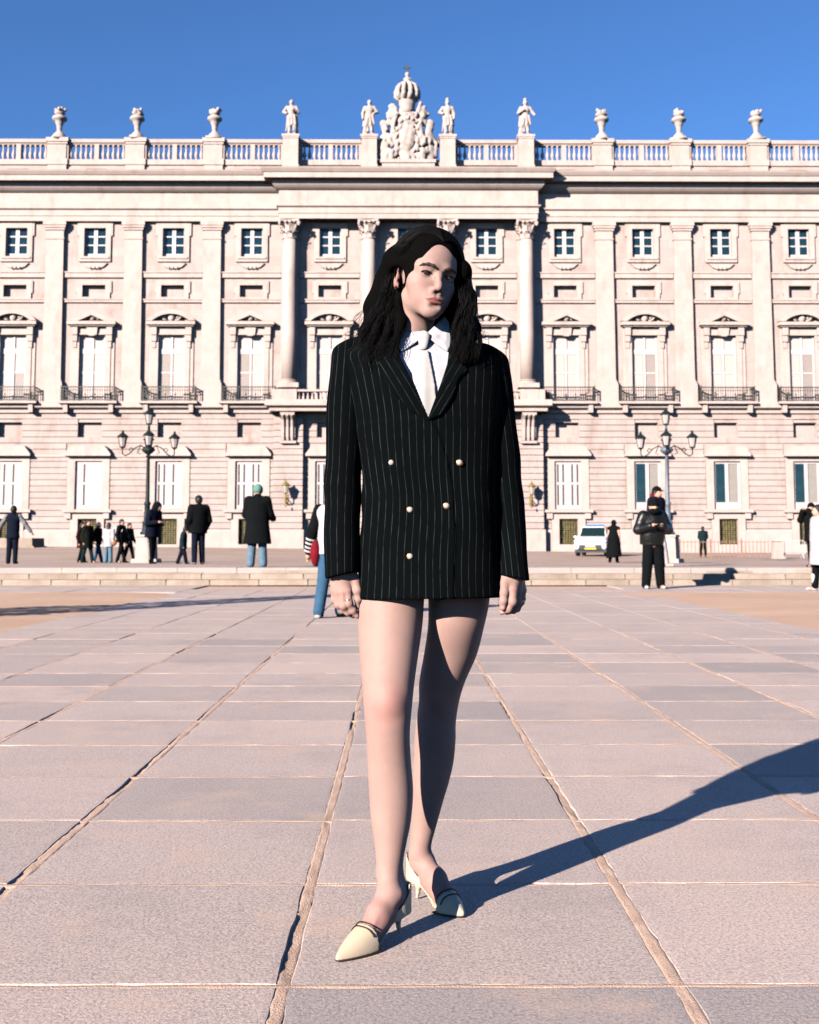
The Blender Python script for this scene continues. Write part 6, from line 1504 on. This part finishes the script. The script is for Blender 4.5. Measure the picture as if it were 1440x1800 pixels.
tie.fn(lambda X, Y, Z: np.maximum(np.maximum(np.maximum(TT(X, Y, Z)-0.006*np.exp(-((X-W(744, 650, 2.8)[0])/0.016)**2), -TT(X, Y, Z)-0.008), tpoly(X, Y, Z)), Y), 'u', 0.003, (-0.10, -0.16, 1.22), (0.12, 0.0, 1.44))
tie.fn(lambda X, Y, Z: 0.0012*np.sin(130*X+45*Z)*np.exp(-((Z-W(744, 600, 2.8)[2])/0.025)**2), 'add', 0.01, (-0.1, -0.2, 1.2), (0.1, 0, 1.5))
tie.build('necktie', 0.0024, TIE, root, 1)

# ---- rings
def ring(name, c, d, rad, m):
    d = Vector(d).normalized(); a = d.orthogonal().normalized(); b = d.cross(a); c = Vector(c)
    mb = MB(); pts = [c+(a*math.cos(t)+b*math.sin(t))*rad for t in np.linspace(0, 2*math.pi, 25)]
    mb.tube(pts, 0.0022, 8); mb.build(name, m, root, smooth=True)
a_, b_ = Rh['fingers'][0][0][0], Rh['fingers'][0][0][1]; ring('ring', a_+(b_-a_)*0.72, b_-a_, 0.0104, STEEL)
a_, b_ = Lh['fingers'][2][0][0], Lh['fingers'][2][0][1]; ring('ring', a_+(b_-a_)*0.92, b_-a_, 0.0098, GOLD)

# ---- shoes
def shoe(fr, nm):
    h, d, n, L_ = fr; LT = L_+0.004
    s0 = empty('shoe', (0, 0, 0)); s0.parent = root
    def loc(X, Y): px_, py_ = X-h[0], Y-h[1]; return px_*d[0]+py_*d[1], px_*n[0]+py_*n[1]
    def upper(off):
        def f(X, Y, Z):
            x_, y_ = loc(X, Y); t = np.clip((x_-0.118)/(LT-0.118), 0, 1)
            w_ = 0.0400*(1-t**1.9)**0.85+0.003; top = 0.058*(1-t)**0.9+0.012; w_ = w_+off; top = top+off
            q = (np.abs(y_/w_)**2.3+np.abs((Z-0.002)/top)**2.2)**(1/2.3)
            return np.maximum((q-1)*np.minimum(w_, top)*0.9, np.maximum(x_-LT, 0.110-x_))
        return f
    lo_ = np.minimum(SP(fr, -0.03, 0, 0), SP(fr, LT+0.02, 0, 0))-np.array((0.05, 0.05, 0.02)); hi_ = np.maximum(SP(fr, -0.03, 0, 0), SP(fr, LT+0.02, 0, 0))+np.array((0.05, 0.05, 0.14))
    def topline(X, Y, Z): x_, y_ = loc(X, Y); return (0.1545+8.5*y_*y_*(-1)-0.20*(Z-0.03))-x_        # vamp edge, cut lower at the sides
    f = Sdf(); f.fn(lambda X, Y, Z: np.maximum(upper(0.0)(X, Y, Z), topline(X, Y, Z)), 'u', 0.001, lo_, hi_)
    f.plane((0, 0, 0.004), (0, 0, -1), 0.001)
    f.fn(lambda X, Y, Z: np.maximum(upper(-0.0060)(X, Y, Z), loc(X, Y)[0]-0.178), 's', 0.001, lo_, hi_)
    f.build('vamp', 0.0022, CREAM, s0, 1)
    # piping: the edge and a second line a centimetre farther on
    for dx, rad in ((0.0, 0.0016), (0.0125, 0.0017)):
        pts = []
        for yy in np.linspace(-0.0345, 0.0345, 35):
            best = None
            for zz_ in np.linspace(0.085, 0.006, 160):
                x_ = 0.1545+dx-8.5*yy*yy-0.20*(zz_-0.03); p_ = SP(fr, x_, yy, zz_)
                if upper(0.0018)(p_[0], p_[1], p_[2]) <= 0: best = p_; break
            if best is not None: pts.append(tuple(best))
        if len(pts) > 4: MB().tube(pts, rad, 6).build('piping', PIPE, s0, smooth=True)
    # heel cup rising to a slim back
    def cup(X, Y, Z):
        x_, y_ = loc(X, Y); q = np.sqrt(((x_-0.030)/0.041)**2+(y_/0.0305)**2); sh_ = np.abs(q-1)*0.031-0.0032
        top = 0.118-0.95*np.maximum(x_-0.004, 0); bot = 0.052-0.26*np.maximum(x_-0.03, 0)
        return np.maximum(np.maximum(sh_, Z-top), np.maximum(bot-Z, x_-0.068))
    f = Sdf(); f.fn(cup, 'u', 0.001, lo_, hi_)
    # shank: the curved sole from heel seat to the ball
    pth = [SP(fr, 0.0, 0, 0.052), SP(fr, 0.03, 0, 0.053), SP(fr, 0.062, 0, 0.044), SP(fr, 0.092, 0, 0.027), SP(fr, 0.120, 0, 0.012), SP(fr, 0.145, 0, 0.007)]
    for i in range(5): f.cone(pth[i], pth[i+1], (0.020, 0.026, 0.022, 0.022, 0.028, 0.034)[i], (0.020, 0.026, 0.022, 0.022, 0.028, 0.034)[i+1], 0.004, flat=((d[0]*0.35, d[1]*0.35, 0.94), 0.13))
    f.build('heel_cup', 0.0022, CREAM, s0, 1)
    pts = []
    for s2 in np.linspace(-1, 1, 31):
        a = s2*2.15; x_ = 0.030-0.0425*math.cos(a); y_ = 0.0320*math.sin(a); pts.append(tuple(SP(fr, x_, y_, 0.1175-0.95*max(x_-0.004, 0))))
    MB().tube(pts, 0.0013, 6).build('piping', PIPE, s0, smooth=True)
    f = Sdf().chain([SP(fr, 0.020, 0, 0.050), SP(fr, 0.022, 0, 0.034), SP(fr, 0.019, 0, 0.018), SP(fr, 0.016, 0, 0.004)], [0.0150, 0.0078, 0.0052, 0.0044], 0.004).plane((0, 0, 0.001), (0, 0, -1)); f.build('heel', 0.002, CREAM, s0, 1)
    f = Sdf(); f.fn(lambda X, Y, Z: np.maximum(np.maximum(upper(0.001)(X, Y, np.full_like(Z, 0.004)), np.abs(Z-0.0025)-0.0022), 0.132-loc(X, Y)[0]), 'u', 0.001, lo_, hi_); f.build('sole', 0.0016, SOLEM, s0, 1)
shoe(FR_, 'right'); shoe(FL_, 'left')

# ---- hair: a soft mass on the skull and down both shoulders, covered with separate wavy strands
hr = Sdf(); rh = random.Random(21)
def hm(f):
    def hx(p): return HW(p)
    f.ell(hx((0, 0.016, 0.044)), (0.087, 0.106, 0.097), 0.02, rot=HROT)
    f.chain([hx((-0.070, 0.045, 0.04)), W(693, 500, 2.975), W(678, 545, 2.955), W(664, 590, 2.935), W(672, 625, 2.90), W(685, 648, 2.845)], [0.038, 0.046, 0.050, 0.046, 0.026, 0.008], 0.03)
    f.chain([hx((0.058, -0.010, 0.045)), W(812, 480, 2.905), W(817, 535, 2.90), W(818, 580, 2.89), W(815, 615, 2.845), W(812, 640, 2.820)], [0.020, 0.022, 0.027, 0.030, 0.022, 0.006], 0.03)
    f.chain([hx((0, 0.09, 0.0)), W(750, 540, 3.02), W(750, 600, 3.03)], [0.07, 0.085, 0.085], 0.04)
    f.chain([hx((0.05, -0.045, 0.068)), hx((0.066, -0.030, 0.025)), hx((0.070, -0.022, -0.02)), hx((0.070, -0.01, -0.07))], [0.009, 0.010, 0.011, 0.016], 0.02)
    f.chain([hx((-0.045, -0.050, 0.070)), hx((-0.068, -0.018, 0.032)), hx((-0.073, 0.020, 0.025))], [0.006, 0.007, 0.010], 0.02)
    return f
hm(hr)
hr.ell(HW((0.0, -0.090, -0.022)), (0.052, 0.062, 0.088), 0.008, 's', rot=HROT); hr.ell(HW((0.002, -0.092, 0.048)), (0.020, 0.040, 0.030), 0.02, 's', rot=HROT)       # the face stays clear
hr.ell(HW((-0.026, -0.050, -0.055)), (0.050, 0.055, 0.060), 0.012, 's', rot=HROT)
hr.ell(HW((-0.082, 0.006, -0.012)), (0.030, 0.026, 0.028), 0.008, 's', rot=HROT)         # the ear shows
hr.cone(HW((-0.002, 0.012, -0.075)), W(746, 590, 2.925), 0.052, 0.060, 0.008, 's')
hr.chain([W(700, 506, 2.925), W(703, 530, 2.895), W(703, 560, 2.875), W(694, 600, 2.848), W(687, 634, 2.832)], [0.010, 0.0125, 0.014, 0.013, 0.005], 0.012)
hr.fn(lambda X, Y, Z: 0.0035*np.sin(95*X+40*np.sin(14*Z)*0.12+30*Y)*np.clip((1.72-Z)/0.1, 0, 1)+0.003*np.sin(52*Z+60*X+20*Y)*np.clip((1.56-Z)/0.12, 0, 1), 'add', 0.01, (-0.4, -0.3, 1.2), (0.4, 0.4, 1.9))
hair_o = hr.build('hair', 0.0036, HAIRU, root, 1)
def spline(P_, n):
    P_ = np.array(P_); t = np.linspace(0, len(P_)-1, n); out = []
    for q in t:
        i = min(int(q), len(P_)-2); f_ = q-i; p0 = P_[max(i-1, 0)]; p1 = P_[i]; p2 = P_[i+1]; p3 = P_[min(i+2, len(P_)-1)]
        out.append(0.5*((2*p1)+(-p0+p2)*f_+(2*p0-5*p1+4*p2-p3)*f_*f_+(-p0+3*p1-3*p2+p3)*f_**3))
    return np.array(out)
mb = MB(); rn = np.random.RandomState(5)
def strand(P_, n, spread, wave, rad, curl=1.0, key=None):
    G = spline(P_, n); s_ = np.linspace(0, 1, n); ph = rn.uniform(0, 6.28, 3); fr = rn.uniform(5, 8)*curl
    if key is not None: ph[0] = key+rn.normal()*0.35; fr = 6.8*curl      # neighbours wave together as locks
    dirs = rn.normal(size=3); dirs /= np.linalg.norm(dirs)
    G = G+dirs*(spread*np.interp(s_, [0, 0.3, 1], [0.15, 0.7, 1.0]))[:, None]
    am = wave*sstep(0.30, 0.85, s_)
    G[:, 0] += am*np.sin(fr*6.28*s_*0.55+ph[0]); G[:, 1] += am*np.cos(fr*6.28*s_*0.55+ph[0]); G[:, 2] += 0.35*am*np.sin(fr*4*s_+ph[1])
    mb.tube([tuple(p) for p in G], list(np.interp(s_, [0, 0.8, 1], [rad, rad, rad*0.3])), 3, False)
def over(side, y0, drift):
    """points over the crown from the parting down one side, just proud of the mass below"""
    out = []
    for ph in (0.03, 0.35, 0.75, 1.15, 1.5):
        y_ = y0+drift*ph; k_ = math.sqrt(max(0.05, 1-((y_-0.016)/0.106)**2)); g = 1.020+0.028*ph
        out.append(HW((0.004+side*0.087*g*k_*math.sin(ph), 0.016+(y_-0.016)*g, 0.044+0.097*g*k_*math.cos(ph))))
    return out
for i in range(900):                                              # left fall
    y0 = rn.uniform(-0.080, 0.10); c = rn.uniform(0, 1)
    u1 = rn.uniform(672, 704); u2 = rn.uniform(632, 702); u3 = u2+rn.uniform(-14, 10); yb_ = rn.uniform(2.84, 2.99)
    if y0 < -0.03 and c < 0.35: u1 = rn.uniform(692, 709); u2 = rn.uniform(676, 706); yb_ = rn.uniform(2.835, 2.87)
    P_ = over(-1, y0, 0.035 if y0 < 0.03 else 0.0)+[W(u1, 512, 2.90+0.09*c), W((u1+u2)/2-4, 552, 2.872+0.10*c), W(u2, 595, yb_), W(u3, rn.uniform(615, 652), yb_-0.02)]
    strand(P_, 38, 0.005, 0.010, 0.00066, key=round(u2/7)*1.9)
for i in range(760):                                              # right fall
    y0 = rn.uniform(-0.080, 0.10); c = rn.uniform(0, 1)
    u1 = rn.uniform(806, 828); u2 = rn.uniform(795, 841); yb_ = rn.uniform(2.82, 2.93)
    P_ = over(1, y0, 0.020 if y0 < 0.03 else 0.0)+[W(u1, 508, 2.868+0.07*c), W((u1+u2)/2+3, 552, 2.855+0.07*c), W(u2, 595, yb_), W(u2+rn.uniform(-10, 6), rn.uniform(612, 642), yb_-0.01)]
    strand(P_, 38, 0.004, 0.008, 0.00066, key=round(u2/7)*2.3)
for i in range(26):                                               # stray curls standing off the outline
    sx = -1 if i < 17 else 1
    if sx < 0: P_ = [W(690, 470, 2.97), W(rn.uniform(655, 680), 520, 2.96), W(rn.uniform(622, 655), 560, 2.95), W(rn.uniform(608, 650), rn.uniform(585, 612), 2.93), W(rn.uniform(606, 650), rn.uniform(595, 628), 2.92)]
    else: P_ = [W(826, 480, 2.92), W(rn.uniform(828, 836), 530, 2.91), W(rn.uniform(836, 848), 575, 2.90), W(rn.uniform(840, 858), rn.uniform(592, 612), 2.88)]
    strand(P_, 40, 0.004, 0.012, 0.0005, 1.4)
mb.build('hair_strand', HAIRM, hair_o, smooth=True, kind='stuff')
# ================================================================== out of view: a made-up conifer, added to cast the long shadow at left
tb = (-6.63, 13.9, 0.0)
tree = empty('added_conifer', tb, label='slim clipped conifer left of the view, casting the long shadow on the sand', cat='tree')
MB().tube([(0, 0, -0.05), (0.02, 0, 0.8), (0, 0.02, 2.2), (0, 0, 3.8)], [0.09, 0.075, 0.045, 0.015], 8).build('trunk', mat('bark', (0.06, 0.04, 0.03), 0.9, noise=0.4, scale=12), tree)
r8 = random.Random(31); mb = MB()
for i in range(5200):
    z = 0.35+3.65*r8.random()**1.35; rad = 0.80*(1-(z-0.35)/3.75)**0.8*(0.55+0.5*r8.random())+0.03; a = r8.uniform(0, 6.283)
    c = Vector((rad*math.cos(a), rad*math.sin(a), z)); d = Vector((math.cos(a)+r8.uniform(-0.6, 0.6), math.sin(a)+r8.uniform(-0.6, 0.6), r8.uniform(0.1, 1.2))).normalized(); e = d.cross(Vector((r8.uniform(-1, 1), r8.uniform(-1, 1), 0.3))).normalized(); L_ = r8.uniform(0.07, 0.14)
    b = len(mb.v); mb.v += [tuple(c-e*0.022), tuple(c+d*L_*0.5+e*0.028), tuple(c+d*L_), tuple(c+d*L_*0.5-e*0.028)]; mb.f.append((b, b+1, b+2, b+3))
mb.build('crown', mat('conifer_leaf', (0.035, 0.055, 0.025), 0.7, noise=0.4, scale=5), tree)
